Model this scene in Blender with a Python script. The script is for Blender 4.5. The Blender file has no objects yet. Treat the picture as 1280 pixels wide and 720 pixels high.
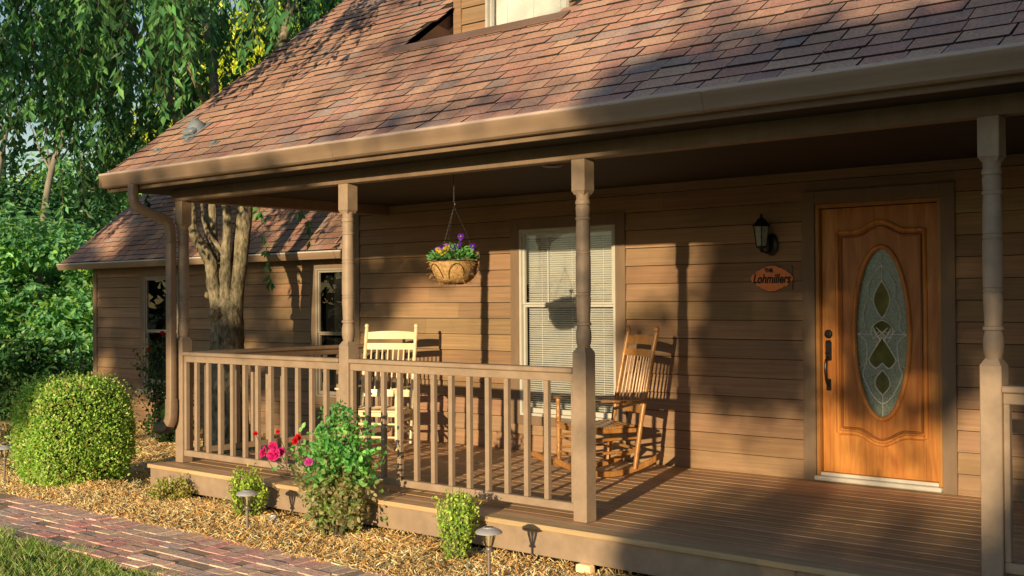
import bpy, math, random
import numpy as np
from mathutils import Vector, Matrix
random.seed(7); rng = np.random.default_rng(7)
R = math.radians
scn = bpy.context.scene
COL = scn.collection

# ------------------------------------------------------------------ materials
def new_mat(name):
    m = bpy.data.materials.new(name); m.use_nodes = True
    nt = m.node_tree; nt.nodes.clear()
    return m, nt
def N(nt, typ, **kw):
    n = nt.nodes.new(typ)
    for k, v in kw.items():
        if k in n.inputs: n.inputs[k].default_value = v
        else: setattr(n, k, v)
    return n
def rgba(c): return (c[0], c[1], c[2], 1.0)
def surf(name, base, rough=.6, noise=.25, scale=(8, 8, 8), bump=.15, bscale=None, attr=False, spec=.4, metal=0.0,
         grime=0.0, dirt=(.10, .07, .05), detail=6, bdist=.01):
    """painted / plain surface: base colour (times vertex colour), stretched noise, large soft blotches, bump"""
    m, nt = new_mat(name); L = nt.links.new
    out = N(nt, 'ShaderNodeOutputMaterial'); b = N(nt, 'ShaderNodeBsdfPrincipled')
    b.inputs['Roughness'].default_value = rough; b.inputs['Metallic'].default_value = metal
    b.inputs['Specular IOR Level'].default_value = spec
    L(b.outputs[0], out.inputs[0])
    tc = N(nt, 'ShaderNodeTexCoord'); mp = N(nt, 'ShaderNodeMapping'); mp.inputs['Scale'].default_value = scale
    L(tc.outputs['Object'], mp.inputs[0])
    nz = N(nt, 'ShaderNodeTexNoise', Scale=1.0, Detail=detail, Roughness=.62); L(mp.outputs[0], nz.inputs['Vector'])
    rr = N(nt, 'ShaderNodeMapRange'); rr.inputs[1].default_value = .3; rr.inputs[2].default_value = .7
    rr.inputs[3].default_value = 1 - noise; rr.inputs[4].default_value = 1 + noise; L(nz.outputs[0], rr.inputs[0])
    n2 = N(nt, 'ShaderNodeTexNoise', Scale=1.3, Detail=3.0); L(tc.outputs['Object'], n2.inputs['Vector'])
    r2 = N(nt, 'ShaderNodeMapRange'); r2.inputs[1].default_value = .3; r2.inputs[2].default_value = .7
    r2.inputs[3].default_value = 1 - noise * .6; r2.inputs[4].default_value = 1 + noise * .6; L(n2.outputs[0], r2.inputs[0])
    mu = N(nt, 'ShaderNodeMath', operation='MULTIPLY'); L(rr.outputs[0], mu.inputs[0]); L(r2.outputs[0], mu.inputs[1])
    vm = N(nt, 'ShaderNodeVectorMath', operation='SCALE'); L(mu.outputs[0], vm.inputs['Scale'])
    if attr:
        at = N(nt, 'ShaderNodeAttribute', attribute_name='Col')
        mm = N(nt, 'ShaderNodeVectorMath', operation='MULTIPLY'); mm.inputs[1].default_value = base
        L(at.outputs['Color'], mm.inputs[0]); L(mm.outputs[0], vm.inputs[0])
    else:
        vm.inputs[0].default_value = base
    last = vm.outputs[0]
    if grime > 0:
        n3 = N(nt, 'ShaderNodeTexNoise', Scale=4.0, Detail=8.0, Roughness=.7); L(tc.outputs['Object'], n3.inputs['Vector'])
        r3 = N(nt, 'ShaderNodeMapRange'); r3.inputs[1].default_value = .5; r3.inputs[2].default_value = .75
        r3.inputs[3].default_value = 0; r3.inputs[4].default_value = grime; L(n3.outputs[0], r3.inputs[0])
        mx = N(nt, 'ShaderNodeMix', data_type='RGBA'); L(r3.outputs[0], mx.inputs[0]); L(last, mx.inputs[6])
        mx.inputs[7].default_value = rgba(dirt); last = mx.outputs[2]
    L(last, b.inputs['Base Color'])
    if bump > 0:
        bp = N(nt, 'ShaderNodeBump', Strength=bump, Distance=bdist)
        if bscale is not None:
            m2 = N(nt, 'ShaderNodeMapping'); m2.inputs['Scale'].default_value = bscale; L(tc.outputs['Object'], m2.inputs[0])
            nb = N(nt, 'ShaderNodeTexNoise', Scale=1.0, Detail=5.0); L(m2.outputs[0], nb.inputs['Vector']); L(nb.outputs[0], bp.inputs['Height'])
        else: L(nz.outputs[0], bp.inputs['Height'])
        L(bp.outputs[0], b.inputs['Normal'])
    return m
def leafmat(name, trans=.35, rough=.45, spec=.35, tint=(1, 1, 1)):
    m, nt = new_mat(name); L = nt.links.new
    out = N(nt, 'ShaderNodeOutputMaterial'); b = N(nt, 'ShaderNodeBsdfPrincipled', Roughness=rough)
    b.inputs['Specular IOR Level'].default_value = spec
    at = N(nt, 'ShaderNodeAttribute', attribute_name='Col')
    tr = N(nt, 'ShaderNodeBsdfTranslucent'); mx = N(nt, 'ShaderNodeMixShader', Fac=trans)
    t2 = N(nt, 'ShaderNodeVectorMath', operation='MULTIPLY'); t2.inputs[1].default_value = (1.5, 1.45, .6)
    L(at.outputs['Color'], b.inputs['Base Color']); L(at.outputs['Color'], t2.inputs[0]); L(t2.outputs[0], tr.inputs[0])
    L(b.outputs[0], mx.inputs[1]); L(tr.outputs[0], mx.inputs[2]); L(mx.outputs[0], out.inputs[0])
    return m
def glassmat(name, tint=(.985, .99, .99), refl=1.0, rough=.0, bump=0):
    m, nt = new_mat(name); L = nt.links.new
    out = N(nt, 'ShaderNodeOutputMaterial'); t = N(nt, 'ShaderNodeBsdfTransparent'); t.inputs[0].default_value = rgba(tint)
    g = N(nt, 'ShaderNodeBsdfGlossy', Roughness=rough); g.inputs[0].default_value = (refl, refl, refl, 1)
    fr = N(nt, 'ShaderNodeFresnel', IOR=1.75); mx = N(nt, 'ShaderNodeMixShader')
    tc = N(nt, 'ShaderNodeTexCoord'); nz = N(nt, 'ShaderNodeTexNoise', Scale=1.5, Detail=1.0); L(tc.outputs['Object'], nz.inputs['Vector'])
    bp = N(nt, 'ShaderNodeBump', Strength=.02 + bump, Distance=.002); L(nz.outputs[0], bp.inputs['Height']); L(bp.outputs[0], g.inputs['Normal'])
    L(fr.outputs[0], mx.inputs[0]); L(t.outputs[0], mx.inputs[1]); L(g.outputs[0], mx.inputs[2]); L(mx.outputs[0], out.inputs[0])
    return m
def woodmat(name, c1, c2, rough=.35, scale=(6, 6, 1.2), coat=.0, attr=False):
    m, nt = new_mat(name); L = nt.links.new
    out = N(nt, 'ShaderNodeOutputMaterial'); b = N(nt, 'ShaderNodeBsdfPrincipled', Roughness=rough)
    b.inputs['Coat Weight'].default_value = coat; b.inputs['Coat Roughness'].default_value = .2
    L(b.outputs[0], out.inputs[0])
    tc = N(nt, 'ShaderNodeTexCoord'); mp = N(nt, 'ShaderNodeMapping'); mp.inputs['Scale'].default_value = scale
    L(tc.outputs['Object'], mp.inputs[0])
    n1 = N(nt, 'ShaderNodeTexNoise', Scale=1.6, Detail=8.0, Roughness=.6, Distortion=1.2); L(mp.outputs[0], n1.inputs['Vector'])
    mp2 = N(nt, 'ShaderNodeMapping'); mp2.inputs['Scale'].default_value = tuple(s * 12 if s > 2 else s * 1.5 for s in scale); L(tc.outputs['Object'], mp2.inputs[0])
    n2 = N(nt, 'ShaderNodeTexNoise', Scale=1.0, Detail=4.0); L(mp2.outputs[0], n2.inputs['Vector'])
    ad = N(nt, 'ShaderNodeMath', operation='MULTIPLY_ADD'); ad.inputs[1].default_value = .45; L(n2.outputs[0], ad.inputs[0]); L(n1.outputs[0], ad.inputs[2])
    cr = N(nt, 'ShaderNodeValToRGB'); cr.color_ramp.elements[0].position = .5; cr.color_ramp.elements[1].position = .95
    cr.color_ramp.elements[0].color = rgba(c1); cr.color_ramp.elements[1].color = rgba(c2); L(ad.outputs[0], cr.inputs[0])
    last = cr.outputs[0]
    if attr:
        at = N(nt, 'ShaderNodeAttribute', attribute_name='Col'); mm = N(nt, 'ShaderNodeVectorMath', operation='MULTIPLY')
        L(at.outputs['Color'], mm.inputs[0]); L(last, mm.inputs[1]); last = mm.outputs[0]
    L(last, b.inputs['Base Color'])
    bp = N(nt, 'ShaderNodeBump', Strength=.08, Distance=.005); L(n2.outputs[0], bp.inputs['Height']); L(bp.outputs[0], b.inputs['Normal'])
    return m

M = {}
BR = (.345, .212, .126)
M['siding'] = surf('brown_stained_siding', BR, .72, .20, (1.1, 6, 46), .3, attr=True, grime=.22, dirt=(.16, .10, .065))
M['trim'] = surf('brown_trim_paint', (.245, .165, .112), .6, .12, (14, 14, 3), .06, grime=.12, dirt=(.16, .11, .07))
M['rail'] = surf('brown_rail_paint', (.42, .305, .225), .5, .14, (9, 9, 9), .08, grime=.25, dirt=(.22, .15, .10))
M['soffit'] = surf('brown_soffit_shaded', (.032, .022, .015), .8, .15, (5, 5, 5), .05)  # brown taken near black so the colour carries the porch shade
M['gutter'] = surf('brown_metal_gutter', (.33, .225, .158), .38, .10, (1, 20, 20), .0, spec=.5, grime=.28, dirt=(.25, .17, .12))
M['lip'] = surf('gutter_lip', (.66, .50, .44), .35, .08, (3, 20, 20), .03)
M['deck'] = surf('brown_deck_stain', (.62, .375, .215), .6, .22, (1.6, 22, 22), .6, attr=True, grime=.25, dirt=(.46, .30, .18))
M['shingle'] = surf('asphalt_shingle', (1.0, 1.0, 1.0), .9, .30, (60, 60, 60), .35, attr=True, spec=.15)
M['roofdeck'] = surf('roof_underlay', (.05, .035, .03), .9, .1)
M['flash'] = surf('brown_flashing', (.25, .15, .115), .45, .1, (4, 4, 4), .03)
M['ventgrey'] = surf('grey_painted_metal', (.25, .29, .34), .5, .15, (20, 20, 20), .05)
M['frame'] = surf('tan_window_vinyl', (.36, .31, .26), .45, .08, (10, 10, 10), .02)
M['whiteframe'] = surf('white_window_vinyl', (.60, .58, .54), .4, .06, (10, 10, 10), .02)
M['blind'] = surf('white_blind', (.92, .92, .90), .5, .05, (6, 6, 6), .0)
M['dark'] = surf('dark_interior', (.012, .012, .011), .8, .2)
M['roomdark'] = surf('dark_room', (.025, .023, .02), .9, .3, (3, 3, 3), 0)  # darkness of the unlit room put into a near-black backing colour
M['glass'] = glassmat('window_glass')
M['door'] = woodmat('varnished_door_wood', (.46, .15, .035), (.78, .36, .09), .42, (7, 7, 1.0), .12, attr=True)
M['jamb'] = woodmat('varnished_jamb', (.36, .15, .04), (.55, .26, .07), .45, (9, 9, 1.0), .1)
M['thresh'] = surf('white_aluminium_threshold', (.72, .68, .64), .35, .08)
M['came'] = surf('came_glint_white', (.95, .97, .95), .15, .25, (60, 60, 60), metal=.1, bump=.3, spec=.9)  # sky glints on the came put into a near-white base colour
M['bronze'] = surf('aged_bronze', (.035, .026, .021), .38, .25, (40, 40, 40), .05, spec=.6, metal=.5)
M['black'] = surf('black_metal', (.008, .008, .008), .35, .2, spec=.5)
M['blackrub'] = surf('black_plastic_pipe', (.012, .011, .010), .45, .2)
M['oak'] = woodmat('honey_oak_chair', (.33, .135, .04), (.56, .28, .09), .38, (12, 12, 4), .25)
M['pale'] = woodmat('pale_cream_chair', (.84, .66, .40), (.95, .82, .58), .32, (12, 12, 4), .35)
M['orange'] = surf('orange_sign_paint', (1.0, .31, .10), .45, .15, (30, 30, 30), .03)
M['letter'] = surf('black_letter_paint', (.012, .010, .008), .5, .05, bump=0)
M['steel'] = surf('brushed_pewter_metal', (.66, .64, .70), .35, .1, metal=.3, bump=.02)
M['stake'] = surf('taupe_stake', (.30, .25, .23), .4, .1, metal=.3, bump=.02)
M['lens'] = glassmat('ribbed_lens', (.93, .90, .80), 1, .1, .2)
M['coir'] = surf('coir_fibre', (.46, .28, .12), .95, .45, (45, 45, 45), .9, attr=True, spec=.1)
M['bark'] = surf('cherry_bark', (.30, .255, .18), .9, .75, (22, 22, 11), 1.0, attr=True, spec=.1, bdist=.035, detail=10, grime=.85, dirt=(.06, .055, .045))
M['barkd'] = surf('grey_bark', (.11, .095, .075), .9, .4, (10, 10, 3), .7, spec=.1)
M['brick'] = surf('paver_brick', (2.15, 1.85, 1.75), .85, .16, (26, 26, 26), .7, attr=True, spec=.2, grime=.35, dirt=(.88, .70, .56))
M['sand'] = surf('joint_sand', (.20, .155, .105), .95, .3, (40, 40, 40), .4)
M['mulch'] = surf('mulch_soil', (.86, .52, .20), .95, .3, (30, 30, 30), .8)
M['chip'] = surf('wood_chip', (1, 1, 1), .85, .2, (30, 30, 30), .1, attr=True, spec=.15)
M['lawn'] = surf('lawn_ground', (.06, .085, .028), .95, .45, (5, 5, 5), .6)
M['stone'] = surf('paver_stone', (.34, .28, .22), .85, .3, (9, 9, 9), .4)
M['leaf'] = leafmat('leaf'); M['shadeleaf'] = leafmat('shade_leaf', .06, .7, .1)
M['needle'] = leafmat('dark_leaf', .2)
M['petal'] = leafmat('petal', .25, .5, .2)
M['grass'] = leafmat('grass_blade', .35, .5, .3)

# door glass: greyish textured pieces and clear olive bevelled pieces
def doorglass(name, base, rough, bscale, bstr, spec):
    m, nt = new_mat(name); L = nt.links.new
    out = N(nt, 'ShaderNodeOutputMaterial'); b = N(nt, 'ShaderNodeBsdfPrincipled', Roughness=rough)
    b.inputs['Specular IOR Level'].default_value = spec; b.inputs['IOR'].default_value = 1.6
    tc = N(nt, 'ShaderNodeTexCoord'); nz = N(nt, 'ShaderNodeTexNoise', Scale=bscale, Detail=4.0); L(tc.outputs['Object'], nz.inputs['Vector'])
    cr = N(nt, 'ShaderNodeValToRGB'); cr.color_ramp.elements[0].position = .3; cr.color_ramp.elements[1].position = .7
    cr.color_ramp.elements[0].color = rgba(tuple(.55 * c for c in base)); cr.color_ramp.elements[1].color = rgba(tuple(1.35 * c for c in base))
    L(nz.outputs[0], cr.inputs[0]); L(cr.outputs[0], b.inputs['Base Color'])
    bp = N(nt, 'ShaderNodeBump', Strength=bstr, Distance=.004); L(nz.outputs[0], bp.inputs['Height']); L(bp.outputs[0], b.inputs['Normal'])
    L(b.outputs[0], out.inputs[0]); return m
M['texglass'] = doorglass('textured_door_glass', (.30, .37, .31), .16, 90, .5, .8)
M['oliveglass'] = doorglass('clear_olive_glass', (.15, .165, .045), .08, 11, .2, .6)

# ------------------------------------------------------------------ mesh builder
class MB:
    def __init__(s): s.v = []; s.f = []; s.c = []; s.n = 0
    def add(s, V, F, col=(1, 1, 1)):
        V = np.asarray(V, float).reshape(-1, 3); k = len(V)
        s.v.append(V)
        for f in F: s.f.append([i + s.n for i in f])
        c = np.asarray(col, float)
        s.c.append(np.tile(c, (k, 1)) if c.ndim == 1 else c)
        s.n += k
    def box(s, a, b, col=(1, 1, 1), bv=.0, mat=None):
        a = np.minimum(a, b).astype(float), np.maximum(a, b).astype(float); lo, hi = a
        bv = min(bv, .45 * float((hi - lo).min()))
        if bv <= 0:
            V = [(x, y, z) for x in (lo[0], hi[0]) for y in (lo[1], hi[1]) for z in (lo[2], hi[2])]
            F = [(0, 1, 3, 2), (4, 6, 7, 5), (0, 4, 5, 1), (2, 3, 7, 6), (0, 2, 6, 4), (1, 5, 7, 3)]
        else:
            V = []; ix = {}
            for sx in (0, 1):
                for sy in (0, 1):
                    for sz in (0, 1):
                        c = [(lo, hi)[q][k] for k, q in enumerate((sx, sy, sz))]
                        sg = [1 if q == 0 else -1 for q in (sx, sy, sz)]
                        for ax in range(3):
                            p = [c[k] + (0 if k == ax else sg[k] * bv) for k in range(3)]
                            ix[(sx, sy, sz, ax)] = len(V); V.append(p)
            F = []
            for ax in range(3):
                o = [k for k in range(3) if k != ax]
                for sd in (0, 1):
                    q = []
                    for (i, j) in ((0, 0), (1, 0), (1, 1), (0, 1)):
                        t = [0, 0, 0]; t[ax] = sd; t[o[0]] = i; t[o[1]] = j; q.append(ix[(t[0], t[1], t[2], ax)])
                    F.append(q)
                for i in (0, 1):
                    for j in (0, 1):
                        t0 = [0, 0, 0]; t0[o[0]] = i; t0[o[1]] = j; t1 = list(t0); t1[ax] = 1
                        F.append([ix[(*t0, o[0])], ix[(*t1, o[0])], ix[(*t1, o[1])], ix[(*t0, o[1])]])
            for sx in (0, 1):
                for sy in (0, 1):
                    for sz in (0, 1): F.append([ix[(sx, sy, sz, k)] for k in range(3)])
        V = np.array(V)
        if mat is not None: V = np.array([mat @ Vector(p) for p in V])
        s.add(V, F, col)
    def tube(s, pts, rad, n=8, col=(1, 1, 1), flat=None, caps=True):
        P = np.asarray(pts, float); k = len(P)
        rad = np.full(k, rad) if np.isscalar(rad) else np.asarray(rad, float)
        T = np.gradient(P, axis=0); T /= np.linalg.norm(T, axis=1)[:, None] + 1e-12
        up = np.array((0, 0, 1.)) if abs(T[0][2]) < .9 else np.array((1., 0, 0))
        if flat is not None: up = np.asarray(flat[2], float)
        A = np.cross(T[0], up); A /= np.linalg.norm(A); V = []
        for i in range(k):
            A = A - T[i] * (A @ T[i]); A /= np.linalg.norm(A) + 1e-12; B = np.cross(T[i], A)
            for j in range(n):
                t = 2 * math.pi * j / n
                if flat is None: V.append(P[i] + rad[i] * (math.cos(t) * A + math.sin(t) * B))
                else:
                    ca, sa = math.cos(t), math.sin(t); e = .45
                    V.append(P[i] + rad[i] * (flat[0] * math.copysign(abs(ca) ** e, ca) * A + flat[1] * math.copysign(abs(sa) ** e, sa) * B))
        F = [(i * n + j, i * n + (j + 1) % n, (i + 1) * n + (j + 1) % n, (i + 1) * n + j) for i in range(k - 1) for j in range(n)]
        if caps: F += [tuple(reversed(range(n))), tuple(range((k - 1) * n, k * n))]
        s.add(V, F, col)
    def lathe(s, prof, o=(0, 0, 0), n=20, col=(1, 1, 1), caps=True, mat=None):
        V = []; k = len(prof)
        for (r, z) in prof:
            for j in range(n):
                t = 2 * math.pi * j / n; V.append((o[0] + r * math.cos(t), o[1] + r * math.sin(t), o[2] + z))
        F = [(i * n + j, i * n + (j + 1) % n, (i + 1) * n + (j + 1) % n, (i + 1) * n + j) for i in range(k - 1) for j in range(n)]
        if caps: F += [tuple(reversed(range(n))), tuple(range((k - 1) * n, k * n))]
        if mat is not None: V = [mat @ Vector(p) for p in V]
        s.add(V, F, col)
    def extrude(s, poly, axis, a, b, col=(1, 1, 1), caps=True):
        """poly: 2D points in the two other axes, extruded along axis from a to b"""
        o = [k for k in range(3) if k != axis]; V = []; n = len(poly)
        for t in (a, b):
            for p in poly:
                q = [0, 0, 0]; q[axis] = t; q[o[0]] = p[0]; q[o[1]] = p[1]; V.append(q)
        F = [(j, (j + 1) % n, n + (j + 1) % n, n + j) for j in range(n)]
        if caps: F += [tuple(reversed(range(n))), tuple(range(n, 2 * n))]
        s.add(V, F, col)
    def build(s, name, mat, parent=None, smooth=0, loc=None):
        V = np.concatenate(s.v) if s.v else np.zeros((0, 3)); C = np.concatenate(s.c) if s.c else np.zeros((0, 3))
        if loc is not None: V = V - np.asarray(loc, float)
        me = bpy.data.meshes.new(name); me.vertices.add(len(V)); me.vertices.foreach_set('co', V.ravel())
        tot = np.array([len(f) for f in s.f], int); idx = np.fromiter((i for f in s.f for i in f), int)
        me.loops.add(len(idx)); me.loops.foreach_set('vertex_index', idx)
        me.polygons.add(len(tot)); me.polygons.foreach_set('loop_start', np.concatenate(([0], np.cumsum(tot)[:-1])))
        finish(me, C, mat, smooth)
        ob = bpy.data.objects.new(name, me); COL.objects.link(ob)
        if parent is not None: ob.parent = parent
        if loc is not None: ob.location = loc
        return ob
def finish(me, C, mat, smooth):
    a = me.color_attributes.new('Col', 'FLOAT_COLOR', 'POINT')
    a.data.foreach_set('color', np.concatenate([C, np.ones((len(C), 1))], 1).astype(np.float32).ravel())
    me.update(calc_edges=True); me.validate()
    me.materials.append(mat)
    me.polygons.foreach_set('use_smooth', np.full(len(me.polygons), bool(smooth)))
    if smooth:
        if smooth < 180: me.set_sharp_from_angle(angle=R(smooth))
def array_mesh(name, V, F, C, mat, parent=None, smooth=0):
    """V (n,3), F (m,k) equal-sized faces, C (n,3)"""
    me = bpy.data.meshes.new(name); me.vertices.add(len(V)); me.vertices.foreach_set('co', np.asarray(V, float).ravel())
    k = F.shape[1]; me.loops.add(F.size); me.loops.foreach_set('vertex_index', F.ravel().astype(int))
    me.polygons.add(len(F)); me.polygons.foreach_set('loop_start', np.arange(len(F)) * k)
    finish(me, C, mat, smooth)
    ob = bpy.data.objects.new(name, me); COL.objects.link(ob)
    if parent is not None: ob.parent = parent
    return ob
def tag(o, label=None, cat=None, group=None, kind=None):
    if label: o['label'] = label
    if cat: o['category'] = cat
    if group: o['group'] = group
    if kind: o['kind'] = kind
    return o
def empty(name, loc, rz=0, label=None, cat=None, group=None):
    o = bpy.data.objects.new(name, None); COL.objects.link(o); o.location = loc; o.rotation_euler = (0, 0, rz)
    o.empty_display_size = .2
    return tag(o, label, cat, group)
def jit(c, a=.1):
    k = 1 + random.uniform(-a, a); return tuple(max(0, x * k * (1 + random.uniform(-a, a) * .3)) for x in c)

# ------------------------------------------------------------------ leaves
def unit(a): return a / (np.linalg.norm(a, axis=-1, keepdims=True) + 1e-9)
def leaves(P, D, Nn, Ln, Wd, C, fold=.25, rounded=False):
    """one folded leaf per row; returns V, F(quads), C"""
    n = len(P); D = unit(D); S = unit(np.cross(D, Nn)); U = np.cross(S, D)
    Ln = np.broadcast_to(Ln, n)[:, None]; Wd = np.broadcast_to(Wd, n)[:, None]
    if rounded:
        pts = [P, P + D * Ln * .28 + S * Wd * .42 + U * Wd * fold, P + D * Ln * .68 + S * Wd * .40 + U * Wd * fold, P + D * Ln,
               P + D * Ln * .68 - S * Wd * .40 + U * Wd * fold, P + D * Ln * .28 - S * Wd * .42 + U * Wd * fold]
        V = np.stack(pts, 1).reshape(-1, 3); b = (np.arange(n) * 6)[:, None]
        F = np.concatenate([b + np.array([[0, 1, 2, 3]]), b + np.array([[0, 3, 4, 5]])]); k = 6
    else:
        pts = [P, P + D * Ln * .45 + S * Wd * .5 + U * Wd * fold, P + D * Ln, P + D * Ln * .45 - S * Wd * .5 + U * Wd * fold]
        V = np.stack(pts, 1).reshape(-1, 3); b = (np.arange(n) * 4)[:, None]
        F = b + np.array([[0, 1, 2, 3]]); k = 4
    return V, F, np.repeat(C, k, 0)
def rdir(n): return unit(rng.normal(size=(n, 3)))
def cols(n, pal, var=.18):
    pal = np.asarray(pal, float); c = pal[rng.integers(0, len(pal), n)]
    return np.clip(c * (1 + rng.normal(size=(n, 1)) * var), .004, 1)
class LB:
    def __init__(s): s.p = []; s.k = 0
    def add(s, V, F, C): s.p.append((V, F + s.k, C)); s.k += len(V)
    def build(s, name, mat, parent=None):
        V, F, C = [np.concatenate(x) for x in zip(*s.p)]
        return array_mesh(name, V, F, C, mat, parent)
def clump_crown(lb, centers, radii, per, size, pal, flat=.7, var=.16, cvar=.25, asp=.55, droop=.3, rounded=False):
    """leaf clumps: leaves lie towards the shell of each clump, facing outward/up"""
    for c, r in zip(centers, radii):
        k = max(4, int(per * rng.uniform(.7, 1.3)))
        d = rdir(k); rr = r * rng.uniform(.35, 1.0, (k, 1)) ** .6
        P = c + d * rr * np.array((1, 1, flat))
        nn = unit(d * .8 + np.array((0, 0, .7)) + rng.normal(size=(k, 3)) * .45)
        D = unit(np.cross(nn, rdir(k)) + d * .4 - np.array((0, 0, droop)))
        L = size * rng.uniform(.65, 1.25, k)
        C = cols(k, pal, var) * max(.35, 1 + rng.normal() * cvar)
        lb.add(*leaves(P, D, nn, L, L * asp, C, .18, rounded))
def ell_points(n, c, r, inner=.45):
    d = rdir(n); q = rng.uniform(inner ** 3, 1, (n, 1)) ** (1 / 3)
    return np.asarray(c) + d * q * np.asarray(r)

# ------------------------------------------------------------------ site constants
D = 2.542; ZT = 2.304; PW = .106                 # post plane, post height, post width
PX = [-4.918, -2.716, -.454, 2.103]              # left edges of the posts
YD = 2.741; ZF = -.198
YG = 2.992; ZGT = 2.544; ZGB = 2.424; XGL = -5.410; SL = .745; YGB = YG - .094
ZS = 2.402                                       # soffit / ceiling
XR = 7.0                                         # right end of house
SAZ = R(19.0); SEL = R(9.0)                      # sun: horizontal angle off the front normal, elevation
SH = np.array((math.sin(SAZ), -math.cos(SAZ), 0)); SU = np.array((math.cos(SAZ), math.sin(SAZ), 0)); STAN = math.tan(SEL)
EXPO = .155
def gz(x, y):                                    # ground height
    return -.275 - .022 * np.clip(-(x + 5.5), 0, 14) + .02 * np.clip((-y - 2.8) / .6, 0, 1)

# ------------------------------------------------------------------ ground, path, mulch, grass
def make_ground():
    xs = np.concatenate([np.linspace(-400, -30, 12), np.linspace(-26, 12, 77), np.linspace(16, 400, 12)])
    ys = np.concatenate([np.linspace(-400, -30, 12), np.linspace(-26, 30, 113), np.linspace(36, 400, 12)])
    X, Y = np.meshgrid(xs, ys, indexing='ij'); Z = gz(X, Y) - .03
    Z = Z - .25 * ((X > -4.9) & (X < 7) & (Y > -2.6) & (Y < 8))
    V = np.stack([X, Y, Z], -1).reshape(-1, 3); nx, ny = len(xs), len(ys)
    i, j = np.meshgrid(np.arange(nx - 1), np.arange(ny - 1), indexing='ij'); a = (i * ny + j).ravel()
    F = np.stack([a, a + ny, a + ny + 1, a + 1], 1)
    tag(array_mesh('ground', V, F, np.ones((len(V), 3)), M['lawn'], smooth=180), kind='structure')
make_ground()
PY0, PY1 = -4.42, -3.60                           # brick path, near and far edge
def make_bed():
    xs = np.linspace(-14.5, 6.5, 180); ys = np.linspace(-3.66, 1.25, 60); X, Y = np.meshgrid(xs, ys, indexing='ij')
    Z = gz(X, Y) - .006 + .012 * np.sin(X * 9 + Y * 5) * np.sin(Y * 11 - X * 4)
    Z = np.where((Y > -2.66) & (X > -4.85), Z - .1, Z)
    V = np.stack([X, Y, Z], -1).reshape(-1, 3); ny = len(ys)
    i, j = np.meshgrid(np.arange(len(xs) - 1), np.arange(ny - 1), indexing='ij'); a = (i * ny + j).ravel()
    F = np.stack([a, a + ny, a + ny + 1, a + 1], 1)
    tag(array_mesh('mulch_bed', V, F, np.ones((len(V), 3)), M['mulch'], smooth=180), kind='structure')
make_bed()
def make_chips():
    n1, n2 = 62000, 26000
    x = np.concatenate([rng.uniform(-8.5, .2, n1), rng.uniform(-13.5, -4.9, n2)])
    y = np.concatenate([rng.uniform(PY1 - .05, -2.62, n1), rng.uniform(-3.0, 1.2, n2)])
    edge = rng.normal(size=len(x)) * .03
    n = len(x); z = gz(x, y) + rng.uniform(0, .022, n)
    z += .05 * np.clip(1 - np.abs(y + 2.9) / .35, 0, 1) * (x < -1.3) * (.6 + .4 * np.sin(x * 3))
    a = rng.uniform(0, 2 * np.pi, n); L = rng.uniform(.04, .13, n); W = rng.uniform(.003, .0075, n)
    tilt = rng.normal(size=n) * .38
    Dd = np.stack([np.cos(a) * np.cos(tilt), np.sin(a) * np.cos(tilt), np.sin(tilt)], 1)
    nn = unit(np.array((0, 0, .8)) + SH * .65 + rng.normal(size=(n, 3)) * .6)
    pal = [(0.95, 0.614, 0.266), (0.95, 0.688, 0.34), (0.92, 0.539, 0.207), (0.96, 0.772, 0.444), (0.84, 0.465, 0.163), (0.66, 0.344, 0.111), (0.97, 0.837, 0.548)]
    C = cols(n, pal, .2); P = np.stack([x, y, z], 1)
    S = unit(np.cross(Dd, nn)); h = Dd * L[:, None] * .5; w = S * W[:, None] * .5; mid = np.cross(S, Dd) * (L * rng.normal(size=n) * .12)[:, None]
    V = np.stack([P - h - w, P - h + w, P + mid + w, P + mid - w, P + h + w * .5, P + h - w * .5], 1).reshape(-1, 3)
    b = (np.arange(n) * 6)[:, None]; F = np.concatenate([b + np.array([[0, 1, 2, 3]]), b + np.array([[3, 2, 4, 5]])])
    tag(array_mesh('wood_chips', V, F, np.repeat(C, 6, 0), M['chip']), 'shredded tan wood mulch covering the garden bed', 'mulch', kind='stuff')
make_chips()
def make_path():
    mb = MB(); pal = [(.46, .335, .28), (.48, .36, .295), (.43, .28, .255), (.42, .345, .30), (.49, .39, .32), (.47, .28, .265), (.38, .315, .29)]
    mb.add([(-14.5, PY0, -.2595), (5.5, PY0, -.2595), (5.5, PY1, -.2345), (-14.5, PY1, -.2345), (-14.5, PY0, -.6), (5.5, PY0, -.6), (5.5, PY1, -.6), (-14.5, PY1, -.6)], [(0, 1, 2, 3), (4, 5, 1, 0), (6, 7, 3, 2)], (.23, .19, .15))
    def brick(cx, cy, lx, ly):
        rz = random.gauss(0, .012); w = .014 * math.sin(cx * 1.7) * math.cos(cy * 3) 
        z0 = float(gz(np.array(cx), np.array(cy))) + .012 + .03 * (cy - PY1 + .41) + random.gauss(0, .003)
        mt = Matrix.Translation((cx, cy + w, z0)) @ Matrix.Rotation(rz, 4, 'Z') @ Matrix.Rotation(.03 + random.gauss(0, .012), 4, 'X') @ Matrix.Rotation(random.gauss(0, .01), 4, 'Y')
        mb.box((-lx / 2, -ly / 2, -.05), (lx / 2, ly / 2, 0), jit(random.choice(pal), .14), .002, mt)
    x = -14.4
    while x < 5.4:
        brick(x, PY1 - .10, .096, .198); x += .103
    rows = 6; wy = (PY1 - .203 - PY0) / rows
    for r in range(rows):
        x = -14.4 + (r % 2) * .103 + random.uniform(-.02, .02)
        while x < 5.3:
            brick(x + .1, PY0 + wy * (r + .5), .2, wy - .007); x += .206
    o = mb.build('brick_path', M['brick']); tag(o, kind='structure')
make_path()
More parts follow.
